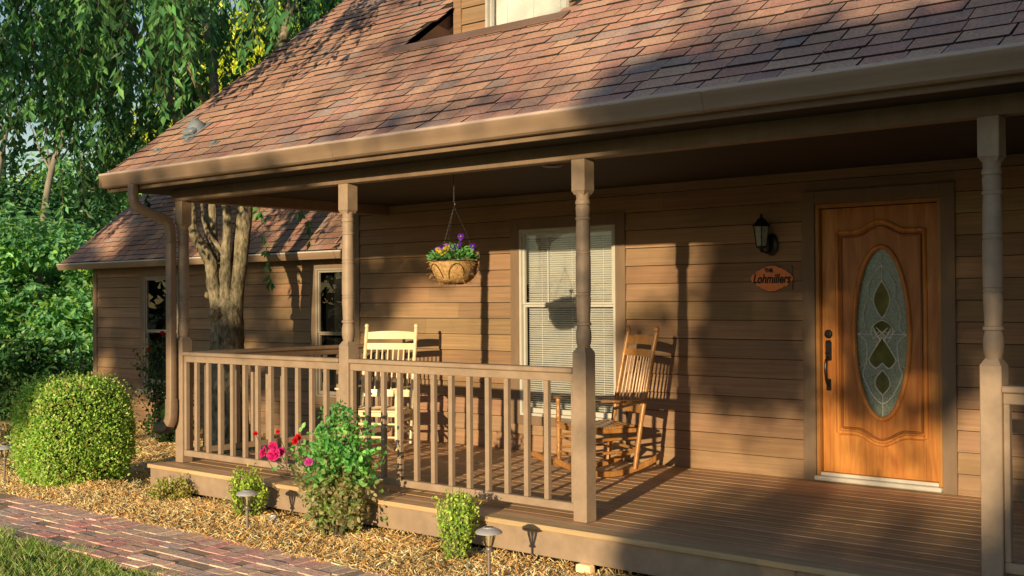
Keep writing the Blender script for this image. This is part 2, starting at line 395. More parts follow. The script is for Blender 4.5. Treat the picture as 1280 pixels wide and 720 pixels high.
def make_grass():
    n = 100000
    x = rng.uniform(-12.0, .8, n); y = PY0 + .02 - rng.uniform(0, 1, n) ** 1.3 * 2.4
    edge = .07 * np.sin(x * 5.3) + .05 * np.sin(x * 13)
    y = y + np.where(y > PY0 - .3, edge, 0)
    z = gz(x, y) - .03; a = rng.uniform(0, 2 * np.pi, n)
    patch = .5 + .5 * np.sin(x * 2.3 + 1) * np.sin(y * 3.1) 
    L = rng.uniform(.03, .085, n) * (.75 + .5 * patch)
    Dd = unit(np.stack([np.cos(a) * .75, np.sin(a) * .75, rng.uniform(.35, 1.2, n)], 1))
    C = cols(n, [(.22, .46, .09), (.30, .54, .12), (.38, .58, .14), (.54, .58, .24), (.68, .62, .36)], .2)
    nn = unit(rng.normal(size=(n, 3)) + np.array((0, 0, .4)))
    V, F, C2 = leaves(np.stack([x, y, z], 1), Dd, nn, L, .007, C, .1)
    tag(array_mesh('lawn_grass', V, F, C2, M['grass']), 'short green lawn grass with dry tips beside the brick path', 'grass', kind='stuff')
make_grass()

# ------------------------------------------------------------------ house
house = empty('house', (0, 0, 0), 0, 'brown wood sided house with red brown shingle roof, dormer and railed front porch', 'house')
def siding(mb, x0, x1, z0, z1, yoff, holes=(), face='y', sgn=-1, expo=EXPO, joint=True):
    """lap boards on plane y=yoff facing -y; holes (hx0,hx1,hz0,hz1)"""
    nb = int(math.ceil((z1 - z0) / expo))
    for i in range(nb):
        a = z0 + i * expo; b = min(a + expo, z1)
        segs = [(x0, x1, a, b)]
        for (hx0, hx1, hz0, hz1) in holes:
            new = []
            for (s0, s1, c, d) in segs:
                if hx1 <= s0 or hx0 >= s1 or hz1 <= c or hz0 >= d: new.append((s0, s1, c, d)); continue
                if s0 < hx0: new.append((s0, hx0, c, d))
                if s1 > hx1: new.append((hx1, s1, c, d))
                m0, m1 = max(s0, hx0), min(s1, hx1)
                if c < hz0: new.append((m0, m1, c, hz0))
                if d > hz1: new.append((m0, m1, hz1, d))
            segs = new
        for (s0, s1, c, d) in segs:
            cuts = [s0]
            if joint and s1 - s0 > 2.2:
                cuts.append(s0 + random.uniform(.25, .75) * (s1 - s0))
            cuts.append(s1)
            for q in range(len(cuts) - 1):
                l, r = cuts[q] + (.0012 if q else 0), cuts[q + 1]
                th = lambda z: .004 + .017 * (1 - (z - a) / expo)
                k = jit((1, 1, 1), .16); wv = random.uniform(-.0015, .0015)
                V = [(l, yoff - th(c) + wv, c), (r, yoff - th(c) - wv, c), (r, yoff - th(d), d), (l, yoff - th(d), d),
                     (l, yoff + .012, c), (r, yoff + .012, c), (r, yoff + .012, d), (l, yoff + .012, d)]
                mb.add(V, [(0, 1, 2, 3), (3, 2, 6, 7), (0, 3, 7, 4), (1, 5, 6, 2), (7, 6, 5, 4)], k)
                if abs(c - a) < 1e-6:                     # lap shadow painted as a dark strip under the board butt
                    e = random.uniform(.004, .0065); W = [(l, yoff - th(c) + wv + .006, c - e), (r, yoff - th(c) - wv + .006, c - e), (r, yoff - th(c) - wv, c), (l, yoff - th(c) + wv, c), (l, yoff + .01, c - e), (r, yoff + .01, c - e)]
                    mb.add(W, [(0, 1, 2, 3), (4, 5, 1, 0)], (.16, .15, .14))
WIN = (-3.06, -1.94, .33, 2.075)
DOOR = (-.03, .944, .0, 2.135)
mb = MB(); siding(mb, -5.385, XR, 0, 2.4005, 0, [(WIN[0] - .09, WIN[1] + .09, WIN[2] - .08, WIN[3] + .09), (DOOR[0] - .09, DOOR[1] + .09, -1, DOOR[3] + .09)])
mb.build('front_wall', M['siding'], house)
# gable end (left), right end and back walls
mb = MB()
def gable(x, face):
    yr = 2.9; zr = ZGT + SL * (yr + YG - .1)
    mb.add([(x, 0, -.6), (x, 9, -.6), (x, 9, 2.0), (x, yr, zr - .06), (x, 0, 2.395)], [(0, 1, 2, 3, 4)], (1, 1, 1))
    mb.add([(x, 0, ZS + .012), (x, -YGB + .02, ZS + .012), (x, -YGB + .02, ZGT - .03), (x, yr, zr - .06)], [(0, 1, 2, 3)], (1, 1, 1))
gable(-5.38, -1); gable(XR, 1)
mb.add([(-5.38, 8.8, -.6), (XR, 8.8, -.6), (XR, 8.8, 2.37), (-5.38, 8.8, 2.37)], [(0, 1, 2, 3)])
mb.add([(-5.38, .013, -.6), (XR, .013, -.6), (XR, .013, 0), (-5.38, .013, 0)], [(0, 1, 2, 3)])
mb.build('end_wall', M['siding'], house)
mb = MB(); mb.box((-5.40, -.03, -.3), (-5.315, .06, 2.398), bv=.003); mb.build('corner_board', M['trim'], house)
# soffit & ceiling
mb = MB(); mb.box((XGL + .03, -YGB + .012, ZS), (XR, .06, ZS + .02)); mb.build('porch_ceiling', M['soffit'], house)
mb = MB(); mb.box((XGL + .02, -YGB + .003, ZS - .012), (XR, -YGB + .024, ZGT - .03), bv=.002); mb.build('fascia', M['trim'], house)
mb = MB()
mb.box((-4.965, -D - .002, ZT), (XR, -D + .10, ZS + .01), bv=.004); mb.box((-4.962, -D + .104, ZT + .002), (-4.85, -.02, ZS + .01), bv=.004)
mb.build('porch_beam', M['trim'], house)
mb = MB(); mb.lathe([(.0, -.012), (.055, -.012), (.075, -.004), (.078, 0)], (-1.29, -1.705, ZS), 20, caps=False)
mb.build('recessed_light', M['black'], house, 40)

# gutter
mb = MB()
yf = -YG; prof = [(-YGB, ZGT - .004), (-YGB, ZGB), (yf + .045, ZGB), (yf + .030, ZGB + .012), (yf + .026, ZGB + .045), (yf + .008, ZGB + .075), (yf, ZGB + .10), (yf, ZGT - .012), (yf + .004, ZGT - .012), (yf + .012, ZGT - .02), (-YGB - .012, ZGT - .02)]
mb.extrude(prof, 0, XGL, XR)
gut = mb.build('gutter', M['gutter'], house, 25)
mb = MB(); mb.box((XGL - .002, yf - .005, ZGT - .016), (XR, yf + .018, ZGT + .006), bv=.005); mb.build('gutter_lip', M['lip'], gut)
for xs_ in (-2.35, .72, 3.8):
    mb = MB(); mb.extrude([(q[0] - .003, q[1] + (.0 if q[1] > ZGB + .06 else -.002)) for q in prof[2:8]] + [(-YGB - .02, ZGT - .014), (-YGB - .02, ZGB - .002)], 0, xs_, xs_ + .07); mb.build('seam_band', M['gutter'], gut, 25)
mb = MB(); mb.box((XGL - .004, yf + .003, ZGB + .004), (XGL - .0005, -YGB - .002, ZGT - .012)); mb.build('end_cap', M['gutter'], gut)
# downspout
def smooth_path(P, m=6):
    P = np.asarray(P, float); out = []
    for i in range(len(P) - 1):
        p0 = P[max(i - 1, 0)]; p1 = P[i]; p2 = P[i + 1]; p3 = P[min(i + 2, len(P) - 1)]
        for t in np.linspace(0, 1, m, endpoint=False):
            out.append(.5 * ((2 * p1) + (-p0 + p2) * t + (2 * p0 - 5 * p1 + 4 * p2 - p3) * t * t + (-p0 + 3 * p1 - 3 * p2 + p3) * t ** 3))
    out.append(P[-1]); return np.array(out)
mb = MB()
top = smooth_path([(-4.94, -2.94, 2.43), (-4.94, -2.94, 2.33), (-4.935, -2.91, 2.245), (-4.91, -2.77, 2.18), (-4.895, -2.655, 2.135), (-4.89, -2.61, 2.06), (-4.89, -2.60, 1.97)], 7)
rad = .041 + .0025 * np.array([(i % 2) * (8 < i < 36) for i in range(len(top))])
mb.tube(top, rad, 16, flat=(1, .85, (0, 1, 0)))
mb.tube([(-4.89, -2.60, 1.97), (-4.89, -2.60, 1.4), (-4.89, -2.60, .52)], .041, 16, flat=(1, .85, (0, 1, 0)))
mb.box((-4.94, -2.645, 1.93), (-4.84, -2.55, 1.95), bv=.004)
ds = mb.build('downspout', M['gutter'], house, 40)
mb = MB(); el = smooth_path([(-4.89, -2.60, .56), (-4.89, -2.60, .46), (-4.90, -2.605, .37), (-4.95, -2.62, .31), (-5.03, -2.64, .30)], 8)
mb.tube(el, .046 + .003 * np.array([i % 2 for i in range(len(el))]), 16, flat=(1, .9, (0, 1, 0)))
mb.build('elbow', M['gutter'], ds, 40)
mb = MB(); mb.tube(el[-14:] - (0, 0, .0), .0505, 16, flat=(1, .95, (0, 1, 0)), caps=False); mb.lathe([(.0, 0), (.047, 0)], (0, 0, 0), 16, caps=False, mat=Matrix.Translation((-5.028, -2.64, .30)) @ Matrix.Rotation(R(90), 4, 'Y')); mb.build('corrugated_end', M['blackrub'], ds, 40)

# main roof: shingle tabs laid course by course, dormer recess left open
RX0, RX1, RY0, RYF = -3.06, -1.30, -1.581, -.906     # recess and dormer front wall
RZ0 = ZGT + .012; RYB = -YG + .09
def rz_(y): return RZ0 + SL * (y - RYB)
PAL = [(.58, .335, .25), (.62, .375, .28), (.52, .285, .235), (.64, .40, .295), (.59, .315, .245), (.58, .34, .25), (.62, .37, .275), (.50, .30, .25), (.43, .27, .24), (.40, .31, .29), (.56, .285, .235)]
def shingles(mb, x0, x1, ybot, zfun, slope, ymax, skip=None, expo=.128, tabw=(.15, .31)):
    cs = 1 / math.sqrt(1 + slope * slope); dy = expo * cs; nrm = np.array((0, -slope * cs, cs)); k = 0; y = ybot
    while y < ymax:
        x = x0 - random.uniform(0, .3)
        while x < x1:
            w = random.uniform(*tabw); a, b = max(x, x0), min(x + w, x1)
            x += w
            if b - a < .01: continue
            if skip is not None and skip(.5 * (a + b), y + .5 * dy): continue
            t = (.010 if k else .018) + random.uniform(-.002, .002) + (.005 if random.random() < .35 else 0); wob = random.uniform(-.006, .006)
            g = .003 if random.random() < .55 else .0065
            lo = np.array((0, y + wob, zfun(y + wob))); hi = np.array((0, y + dy * 1.12, zfun(y + dy * 1.12)))
            V = [lo + nrm * t + (a + g, 0, 0), lo + nrm * t + (b - g, 0, 0), hi + nrm * .002 + (b - g, 0, 0), hi + nrm * .002 + (a + g, 0, 0),
                 lo - nrm * .003 + (a + g, 0, 0), lo - nrm * .003 + (b - g, 0, 0)]
            c = np.array(jit(random.choice(PAL), .08)) * .80 + np.array((.58, .33, .265)) * .20
            mb.add(V[:4], [(0, 1, 2, 3)], c); mb.add([V[4], V[5], V[1], V[0], V[2], V[3]], [(0, 1, 2, 3), (0, 3, 5), (1, 4, 2)], (.045, .04, .042))
        y += dy; k += 1
YRDG = 2.9
def rskip(x, y): return RX0 - .02 < x < RX1 + .02 and RY0 - .03 < y < 1.35
mb = MB(); shingles(mb, XGL - .01, XR + .1, RYB - .02, rz_, SL, YRDG, rskip)
roof = mb.build('roof', M['shingle'], house)
mb = MB()
def slab(x0, x1, y0, y1):
    V = []
    for dz in (-.004, -.07):
        V += [(x0, y0, rz_(y0) + dz), (x1, y0, rz_(y0) + dz), (x1, y1, rz_(y1) + dz), (x0, y1, rz_(y1) + dz)]
    mb.add(V, [(0, 1, 2, 3), (7, 6, 5, 4), (0, 4, 5, 1), (1, 5, 6, 2), (2, 6, 7, 3), (3, 7, 4, 0)])
slab(XGL, RX0, RYB, YRDG); slab(RX1, XR + .1, RYB, YRDG); slab(RX0, RX1, RYB, RY0); slab(RX0, RX1, 1.3, YRDG)
zr = rz_(YRDG); mb.add([(XGL, YRDG, zr - .01), (XR + .1, YRDG, zr - .01), (XR + .1, 9.3, 2.0), (XGL, 9.3, 2.0)], [(0, 1, 2, 3)])
mb.build('roof_deck', M['roofdeck'], roof)
mb = MB(); a = np.array((XGL - .012, RYB, rz_(RYB))); b = np.array((XGL - .012, YRDG, zr))
mb.add([a + (0, 0, -.01), b + (0, 0, -.01), b + (0, 0, -.15), a + (0, 0, -.15), a + (.03, 0, -.01), b + (.03, 0, -.01), b + (.03, 0, -.15), a + (.03, 0, -.15)],
       [(0, 3, 2, 1), (0, 1, 5, 4), (2, 3, 7, 6), (4, 5, 6, 7), (0, 4, 7, 3)]); mb.build('rake_board', M['trim'], roof)
# roof vent cap with two smaller metal stubs
def roofpt(x, y, h=0): return np.array((x, y, rz_(y) + h))
mb = MB(); p = roofpt(-4.755, -2.41)
mt = Matrix.Translation(p) @ Matrix.Rotation(math.atan(SL), 4, 'X')
mb.box((-.10, -.13, .012), (.10, .11, .022), bv=.003, mat=mt)
dome = []
for i in range(7):
    t = i / 6; dome.append((.085 * math.cos(t * math.pi / 2 * .98), .025 + .085 * math.sin(t * math.pi / 2)))
mb.lathe([(.085, .018)] + dome, (0, 0, 0), 18, mat=mt)
mb.box((-.075, -.115, .02), (.075, -.03, .075), bv=.02, mat=mt)
mb.build('roof_vent', M['ventgrey'], roof, 40)
for (x, y) in ((-5.02, -2.645), (-4.12, -2.675), (-4.69, -2.55)):
    mb = MB(); mt = Matrix.Translation(roofpt(x, y)) @ Matrix.Rotation(math.atan(SL), 4, 'X')
    mb.box((-.05, -.03, .010), (.05, .03, .016), bv=.002, mat=mt); mb.box((-.02, -.022, .016), (.025, .012, .034), bv=.006, mat=mt)
    mb.build('metal_bracket', M['ventgrey'], roof)

# dormer (inset): floor, cheeks, front wall, window, roof
dorm = MB(); zf = rz_(RY0) - .02; ztop = 5.05
DW = (-2.65, -1.73, 3.69, 4.9)
siding(dorm, RX0 + .03, RX1 - .02, zf + .03, ztop, RYF, [(DW[0], DW[1], DW[2], DW[3])], expo=.145)
dorm.box((RX0 + .03, RYF - .03, zf), (RX0 + .12, RYF + .01, ztop), bv=.003)
dor = dorm.build('dormer', M['siding'], house)
mb = MB()
for x in (RX0, RX1):
    mb.add([(x, RY0, zf), (x, RYF + .02, zf), (x, RYF + .02, rz_(RYF) + .0), (x, RY0, rz_(RY0) + .0)], [(0, 1, 2, 3)])
mb.add([(RX0, RY0, zf), (RX1, RY0, zf), (RX1, RYF + .02, zf), (RX0, RYF + .02, zf)], [(0, 1, 2, 3)])
for x in (RX0 + .02, RX1 - .02):
    mb.add([(x, RYF, rz_(RYF) - .3), (x, RYF, ztop), (x, .75, ztop), (x, .75, rz_(.75) - .3)], [(0, 1, 2, 3)])
mb.add([(RX0 + .02, .75, 3.6), (RX1 - .02, .75, 3.6), (RX1 - .02, .75, ztop), (RX0 + .02, .75, ztop)], [(0, 1, 2, 3)])
mb.build('cheek_wall', surf('cheek_shaded', (.11, .06, .045), .6, .2), dor)  # shade inside the recess put into a dark red-brown colour
mb = MB()
mt = Matrix.Translation(roofpt((RX0 + RX1) / 2, RY0 - .03)) @ Matrix.Rotation(math.atan(SL), 4, 'X')
mb.box((-.96, -.085, .014), (.98, .05, .022), bv=.002, mat=mt); mb.build('flashing', M['flash'], dor)
mb = MB(); xm = (RX0 + RX1) / 2
for s in (-1, 1):
    xe = xm + s * 1.12
    mb.add([(xe, RYF - .25, ztop - .12), (xm, RYF - .25, ztop + .62), (xm, 2.0, ztop + .62), (xe, 2.0, ztop - .12),
            (xe, RYF - .25, ztop - .18), (xm, RYF - .25, ztop + .54), (xm, 2.0, ztop + .54), (xe, 2.0, ztop - .18)], [(0, 1, 2, 3), (7, 6, 5, 4), (0, 4, 5, 1), (0, 3, 7, 4)], (.28, .16, .11))
mb.add([(xm - 1.0, RYF, ztop - .04), (xm + 1.0, RYF, ztop - .04), (xm, RYF, ztop + .6)], [(0, 1, 2)], (.25, .16, .1))
mb.build('dormer_roof', M['shingle'], dor)

def frame_rect(mb, x0, x1, z0, z1, w, y0, y1, bv=.003, bot=None):
    """a rectangular frame ring of width w outside-in, butted corners"""
    b = w if bot is None else bot
    mb.box((x0, y0, z0), (x0 + w, y1, z1), bv=bv); mb.box((x1 - w, y0, z0), (x1, y1, z1), bv=bv)
    mb.box((x0 + w, y0 + .0015, z1 - w), (x1 - w, y1, z1), bv=bv); mb.box((x0 + w, y0 + .0015, z0), (x1 - w, y1, z0 + b), bv=bv)
def window(name, x0, x1, z0, z1, y, parent, blind=False, ang=-36, frame='frame', meet=None, dark='roomdark', casing=None):
    """sash window in a wall facing -y whose plane is y"""
    mb = MB(); frame_rect(mb, x0, x1, z0, z1, .026, y - .03, y + .05)
    w = mb.build(name, M[frame], parent)
    meet = meet or (z0 + z1) / 2
    mb = MB(); frame_rect(mb, x0 + .028, x1 - .028, meet - .010, z1 - .028, .026, y - .012, y + .02, bot=.020); mb.build('upper_sash', M[frame], w)
    mb = MB(); frame_rect(mb, x0 + .028, x1 - .028, z0 + .028, meet - .012, .022, y + .0, y + .035, bot=.045); mb.build('lower_sash', M[frame], w)
    mb = MB(); mb.add([(x0 + .056, y + .004, meet), (x1 - .056, y + .004, meet), (x1 - .056, y + .004, z1 - .056), (x0 + .056, y + .004, z1 - .056)], [(0, 1, 2, 3)]); mb.add([(x0 + .056, y + .018, z0 + .08), (x1 - .056, y + .018, z0 + .08), (x1 - .056, y + .018, meet - .02), (x0 + .056, y + .018, meet - .02)], [(0, 1, 2, 3)]); mb.build('pane', M['glass'], w)
    if blind:
        mb = MB(); z = z0 + .06
        while z < z1 - .07:
            mt = Matrix.Translation(((x0 + x1) / 2, y + .085, z)) @ Matrix.Rotation(R(ang), 4, 'X') @ Matrix.Rotation(random.gauss(0, .0015), 4, 'Y')
            mb.box((-(x1 - x0) / 2 + .03, -.0125, -.0006), ((x1 - x0) / 2 - .03, .0125, .0006), mat=mt, col=(1, 1, 1)); z += .0203
        mb.box((x0 + .03, y + .07, z1 - .075), (x1 - .03, y + .105, z1 - .03)); mb.box((x0 + .06, y + .075, z0 + .042), (x1 - .06, y + .098, z0 + .055))
        for t in (.18, .5, .82):
            xx = x0 + t * (x1 - x0); mb.box((xx - .0015, y + .072, z0 + .05), (xx + .0015, y + .0735, z1 - .06))
        xx = x0 + .25 * (x1 - x0); mb.tube([(xx, y + .064, z1 - .07), (xx, y + .064, z1 - .85)], .004, 6)
        mb.build('blind', M['blind'], w)
    mb = MB(); mb.box((x0 - .0, y + .28, z0 - .0), (x1 + .0, y + .29, z1)); 
    for xx in (x0 + .002, x1 - .012): mb.box((xx, y + .052, z0), (xx + .01, y + .28, z1))
    mb.box((x0, y + .052, z0 - .012), (x1, y + .28, z0 - .001)); mb.box((x0, y + .052, z1 + .001), (x1, y + .28, z1 + .012))
    mb.build('dark_interior', M[dark], w)
    return w
def casing(name, x0, x1, z0, z1, w, y0, y1, parent, bottom=True):
    mb = MB()
    mb.box((x0 - w, y0, z0 - (w * .8 if bottom else 0)), (x0, y1, z1 + w), bv=.003); mb.box((x1, y0, z0 - (w * .8 if bottom else 0)), (x1 + w, y1, z1 + w), bv=.003)
    mb.box((x0, y0 + .002, z1), (x1, y1, z1 + w), bv=.003)
    if bottom: mb.box((x0, y0 - .012, z0 - w * .8), (x1, y1, z0), bv=.003)
    return mb.build(name, M['trim'], parent)
w = window('front_window', *WIN, 0, house, blind=True, meet=1.38, dark='roomdark', frame='whiteframe'); casing('window_casing', *WIN, .105, -.034, .012, w)
w = window('dormer_window', *DW, RYF, dor, blind=True, ang=-76, frame='whiteframe', dark='blind')

# ------------------------------------------------------------------ front door
door = MB()
x0, x1, z0, z1 = 0.0, .914, .075, 2.10
OC = (.475, 1.15); OA = (.205, .635)                 # oval centre, half axes (x,z)
def oval(t, k=0): return (OC[0] + (OA[0] + k) * math.cos(t), OC[1] + (OA[1] + k) * math.sin(t))
n = 64; yF = .02
# slab face split in planks by colour: stiles, rails and centre field, ring around the oval opening
ring_o = []
for i in range(n):
    t = 2 * math.pi * i / n; c, s = math.cos(t), math.sin(t)
    bx, bz = (.13, .81), (.36, 1.94)
    k = 1e9
    if c > 1e-6: k = min(k, (bx[1] - OC[0]) / c)
    if c < -1e-6: k = min(k, (bx[0] - OC[0]) / c)
    if s > 1e-6: k = min(k, (bz[1] - OC[1]) / s)
    if s < -1e-6: k = min(k, (bz[0] - OC[1]) / s)
    ring_o.append((OC[0] + c * k, OC[1] + s * k))
V = [(*(oval(2 * math.pi * i / n)[:1]), yF + .006, oval(2 * math.pi * i / n)[1]) for i in range(n)] + [(p[0], yF + .006, p[1]) for p in ring_o] + \
    [(oval(2 * math.pi * i / n)[0], yF + .04, oval(2 * math.pi * i / n)[1]) for i in range(n)]
F = [(i, n + i, n + (i + 1) % n, (i + 1) % n) for i in range(n)] + [(2 * n + i, i, (i + 1) % n, 2 * n + (i + 1) % n) for i in range(n)]
door.add(V, F, (.82, .74, .70))
door.box((x0, yF, z0), (.13, yF + .042, z1), (1.08, 1.06, 1.0), .002); door.box((.81, yF, z0), (x1, yF + .042, z1), (.9, .86, .82), .002)
door.box((.1305, yF + .0008, z0), (.8095, yF + .042, .36), (1.0, .95, .9)); door.box((.1305, yF + .0008, 1.94), (.8095, yF + .042, z1), (.85, .78, .74))
for (pz, hz) in ((.36, 0), (1.94, 0)):
    pass
for (cx, cz) in ((.13, .36), (.81, .36), (.13, 1.94), (.81, 1.94)):   # corners between the ring polygon and the frame
    pts = [p for p in ring_o if abs(p[0] - cx) < 1e-4 or abs(p[1] - cz) < 1e-4]
    a = min((p for p in ring_o if abs(p[0] - cx) < 1e-4), key=lambda p: abs(p[1] - cz)); b = min((p for p in ring_o if abs(p[1] - cz) < 1e-4), key=lambda p: abs(p[0] - cx))
    door.add([(a[0], yF + .006, a[1]), (b[0], yF + .006, b[1]), (cx, yF + .006, cz)], [(0, 1, 2)], (.82, .74, .70))
dr = door.build('front_door', M['door'], house)
# raised panel mouldings with the arched top and bottom
def arch(xl, xr, zb, zt, h):
    P = []; xm = (xl + xr) / 2
    def bump(x):
        t = abs(x - xm) / ((xr - xl) / 2)
        if t > .62: return 0
        q = t / .62; return h * (.5 + .5 * math.cos(math.pi * q)) 
    for x in np.linspace(xl, xr, 40): P.append((x, zt + bump(x)))
    for x in np.linspace(xr, xl, 40): P.append((x, zb - bump(x)))
    return P
def ring_tube(P, r, y, mat, name, parent, n=8, sq=1.0, col=(1, 1, 1)):
    mb = MB(); P = list(P); k = len(P); V = []
    for i in range(k):
        a = np.array(P[i - 1]); b = np.array(P[(i + 1) % k]); t = b - a; t /= np.linalg.norm(t) + 1e-9; nn = np.array((t[1], -t[0]))
        for j in range(n):
            th = 2 * math.pi * j / n; V.append((P[i][0] + nn[0] * r * math.cos(th), y + r * sq * math.sin(th), P[i][1] + nn[1] * r * math.cos(th)))
    F = [(i * n + j, i * n + (j + 1) % n, ((i + 1) % k) * n + (j + 1) % n, ((i + 1) % k) * n + j) for i in range(k) for j in range(n)]
    mb.add(V, F, col); return mb.build(name, mat, parent, 60)
ring_tube(arch(.125, .815, .385, 1.915, .075), .016, yF + .000, M['door'], 'panel_moulding', dr, col=(1.1, 1.0, .95))
ring_tube(arch(.158, .782, .42, 1.88, .072), .010, yF + .003, M['door'], 'panel_moulding', dr, col=(.5, .42, .38))  # inner ring coloured dark to paint the shade of a groove
ring_tube([oval(2 * math.pi * i / 64, .012) for i in range(64)], .019, yF + .002, M['door'], 'oval_moulding', dr, n=10, col=(1.05, .95, .9))
# oval glass and its leaded design
mb = MB(); mb.add([(OC[0], yF + .022, OC[1])] + [(oval(2 * math.pi * i / 64)[0], yF + .022, oval(2 * math.pi * i / 64)[1]) for i in range(64)], [(0, 1 + i, 1 + (i + 1) % 64) for i in range(64)])
og = mb.build('oval_glass', M['texglass'], dr)
def gp(u, v): return (OC[0] + u * OA[0], OC[1] + v * OA[1])      # glass coords: -1..1
def bez(P, m=10): return smooth_path([(p[0], 0, p[1]) for p in P], m)[:, [0, 2]]
mb = MB()
for pts in ([(0, .62), (.26, .47), (.3, .36), (.16, .24), (0, .17), (-.16, .24), (-.3, .36), (-.26, .47)], [(0, .15), (.3, .12), (.36, .02), (.1, -.04), (-.1, -.04), (-.36, .02), (-.3, .12)],
            [(0, -.05), (.42, -.26), (.5, -.34), (.25, -.42), (0, -.36), (-.25, -.42), (-.5, -.34), (-.42, -.26)], [(0, -.44), (.25, -.54), (.26, -.64), (0, -.74), (-.26, -.64), (-.25, -.54)]):
    c = np.mean([gp(*p) for p in pts], 0); k = len(pts)
    mb.add([(c[0], yF + .019, c[1])] + [(gp(*p)[0], yF + .019, gp(*p)[1]) for p in pts], [(0, 1 + i, 1 + (i + 1) % k) for i in range(k)])
mb.build('bevelled_glass', M['oliveglass'], dr)
thick = MB(); thin = thick
def came(mbx, P, r):
    Q = bez(P) if len(P) > 2 else np.array(P); mbx.tube([(q[0], yF + .017, q[1]) for q in Q], r, 6)
for s in (-1, 1):
    g = lambda L: [gp(s * u, v) for u, v in L]
    came(thick, g([(0, .80), (.28, .70), (.52, .56), (.50, .42), (.62, .34)]), .0052)
    came(thick, g([(.62, .34), (.72, .2), (.66, .05), (.92, -.02)]), .0052)
    came(thick, g([(0, .62), (.26, .47), (.3, .36), (.16, .24), (0, .17)]), .0056)
    came(thick, g([(0, .15), (.3, .10), (.42, .02), (.28, -.06), (0, .0), (-.22, .06)]), .0052)
    came(thick, g([(0, -.05), (.42, -.26), (.5, -.34), (.25, -.42), (0, -.36)]), .0056)
    came(thick, g([(0, -.44), (.25, -.54), (.26, -.64), (0, -.74)]), .0052)
    came(thick, g([(.92, -.02), (.6, -.12), (.62, -.36), (.74, -.5), (.5, -.68), (.22, -.80), (0, -.84)]), .0052)
    came(thick, g([(.34, .06), (.06, -.10)]), .0052); came(thick, g([(.5, .03), (.2, -.12)]), .0036)
    came(thin, g([(.52, .56), (.78, .62)]), .0025); came(thin, g([(.50, .42), (.30, .38)]), .0025); came(thin, g([(.62, -.36), (.9, -.42)]), .0025)
    came(thin, g([(.5, -.34), (.62, -.3)]), .0025)
thin = thick
came(thin, [gp(0, 1), gp(0, .62)], .0025); came(thin, [gp(0, -.74), gp(0, -1)], .0025); came(thin, [gp(-1, -.02), gp(-.3, -.02)], .0025); came(thin, [gp(1, -.02), gp(.3, -.02)], .0025)
for s in (-1, 0, 1):
    for q in (-1, 1): came(thick, [gp(s * .22 - q * .14, -.07), gp(s * .22 + q * .14, .03)], .0036)
thick.build('leaded_strips', M['came'], dr, 60)

mb = MB(); hx = .052
mb.lathe([(.0, 0), (.033, 0), (.036, .006), (.03, .014), (.016, .017), (.016, .026), (.0, .028)], (0, 0, 0), 8, mat=Matrix.Translation((hx, yF, 1.135)) @ Matrix.Rotation(R(90), 4, 'X') @ Matrix.Rotation(R(22.5), 4, 'Z'))
mb.build('deadbolt', M['bronze'], dr, 30)
mb = MB(); mb.box((hx - .026, yF - .012, .93), (hx + .026, yF - .0005, 1.075), bv=.006); mb.box((hx - .020, yF - .018, 1.065), (hx + .020, yF - .001, 1.088), bv=.006)
mb.box((hx - .02, yF - .012, .70), (hx + .02, yF - .0005, .79), bv=.007); mb.box((hx - .012, yF - .05, .985), (hx + .012, yF - .012, .993), bv=.003)
mb.tube(smooth_path([(hx, yF - .01, .955), (hx, yF - .05, .93), (hx, yF - .062, .87), (hx, yF - .05, .80), (hx, yF - .03, .755), (hx, yF - .012, .735)], 6), [.011] * 31, 8)
mb.build('door_handle', M['bronze'], dr, 35)
mb = MB(); frame_rect(mb, -.034, .948, .045, 2.137, .03, -.022, .03, .002); mb.build('door_frame', M['jamb'], dr)
mb = MB(); mb.box((-.036, -.07, .012), (.95, -.024, .046), bv=.006); mb.box((-.003, -.0235, .045), (.917, .03, .073), bv=.004); mb.build('threshold', M['thresh'], dr)
mb = MB(); mb.box((-.14, -.036, .0), (-.036, .012, 2.24), bv=.003); mb.box((.95, -.036, 0), (1.053, .012, 2.24), bv=.003); mb.box((-.036, -.034, 2.139), (.95, .012, 2.24), bv=.003)
mb.box((-.036, -.03, -.0), (.95, .012, .011)); mb.build('door_casing', M['trim'], dr)
mb = MB(); mb.box((-.03, .07, .03), (.94, .08, 2.14)); mb.build('dark_backing', M['dark'], dr)

# ------------------------------------------------------------------ deck, posts, railings
mb = MB(); y = -YD + .0; yb = -YD; i = 0; DXL = -5.0
while yb < -.03:
    wd = .138; cuts = [DXL - (.0 if i else .015)]
    x = random.uniform(-3.5, -1)
    while x < XR - .6: cuts.append(x); x += random.uniform(2.4, 4.2)
    cuts.append(XR)
    for q in range(len(cuts) - 1):
        c = np.array(jit((1, 1, 1), .13))
        if i == 0: c = c * np.array((1.1, 1.2, 1.3))
        mb.box((cuts[q] + .002, yb - (.025 if i == 0 else 0), -.034), (cuts[q + 1], min(yb + wd - .005, -.03), random.uniform(-.0015, .0008)), c, .0045)
    yb += wd; i += 1
mb.box((DXL + .03, -YD + .03, -.06), (XR, -.03, -.045), (.1, .1, .1))
deck = mb.build('porch_deck', M['deck'], house)
mb = MB(); mb.box((DXL, -YD, ZF), (1.2, -YD + .035, -.035), bv=.003); mb.box((1.203, -YD, ZF), (XR, -YD + .035, -.035), bv=.003); mb.box((DXL, -YD + .036, ZF), (DXL + .035, -.03, -.036), bv=.003)
mb.build('skirt_board', M['rail'], deck)
mb = MB(); mb.box((DXL + .15, -YD + .15, -.6), (XR, -YD + .16, ZF + .05)); mb.build('dark_gap_panel', M['dark'], deck)  # near-black panel stands in for the shade under the deck

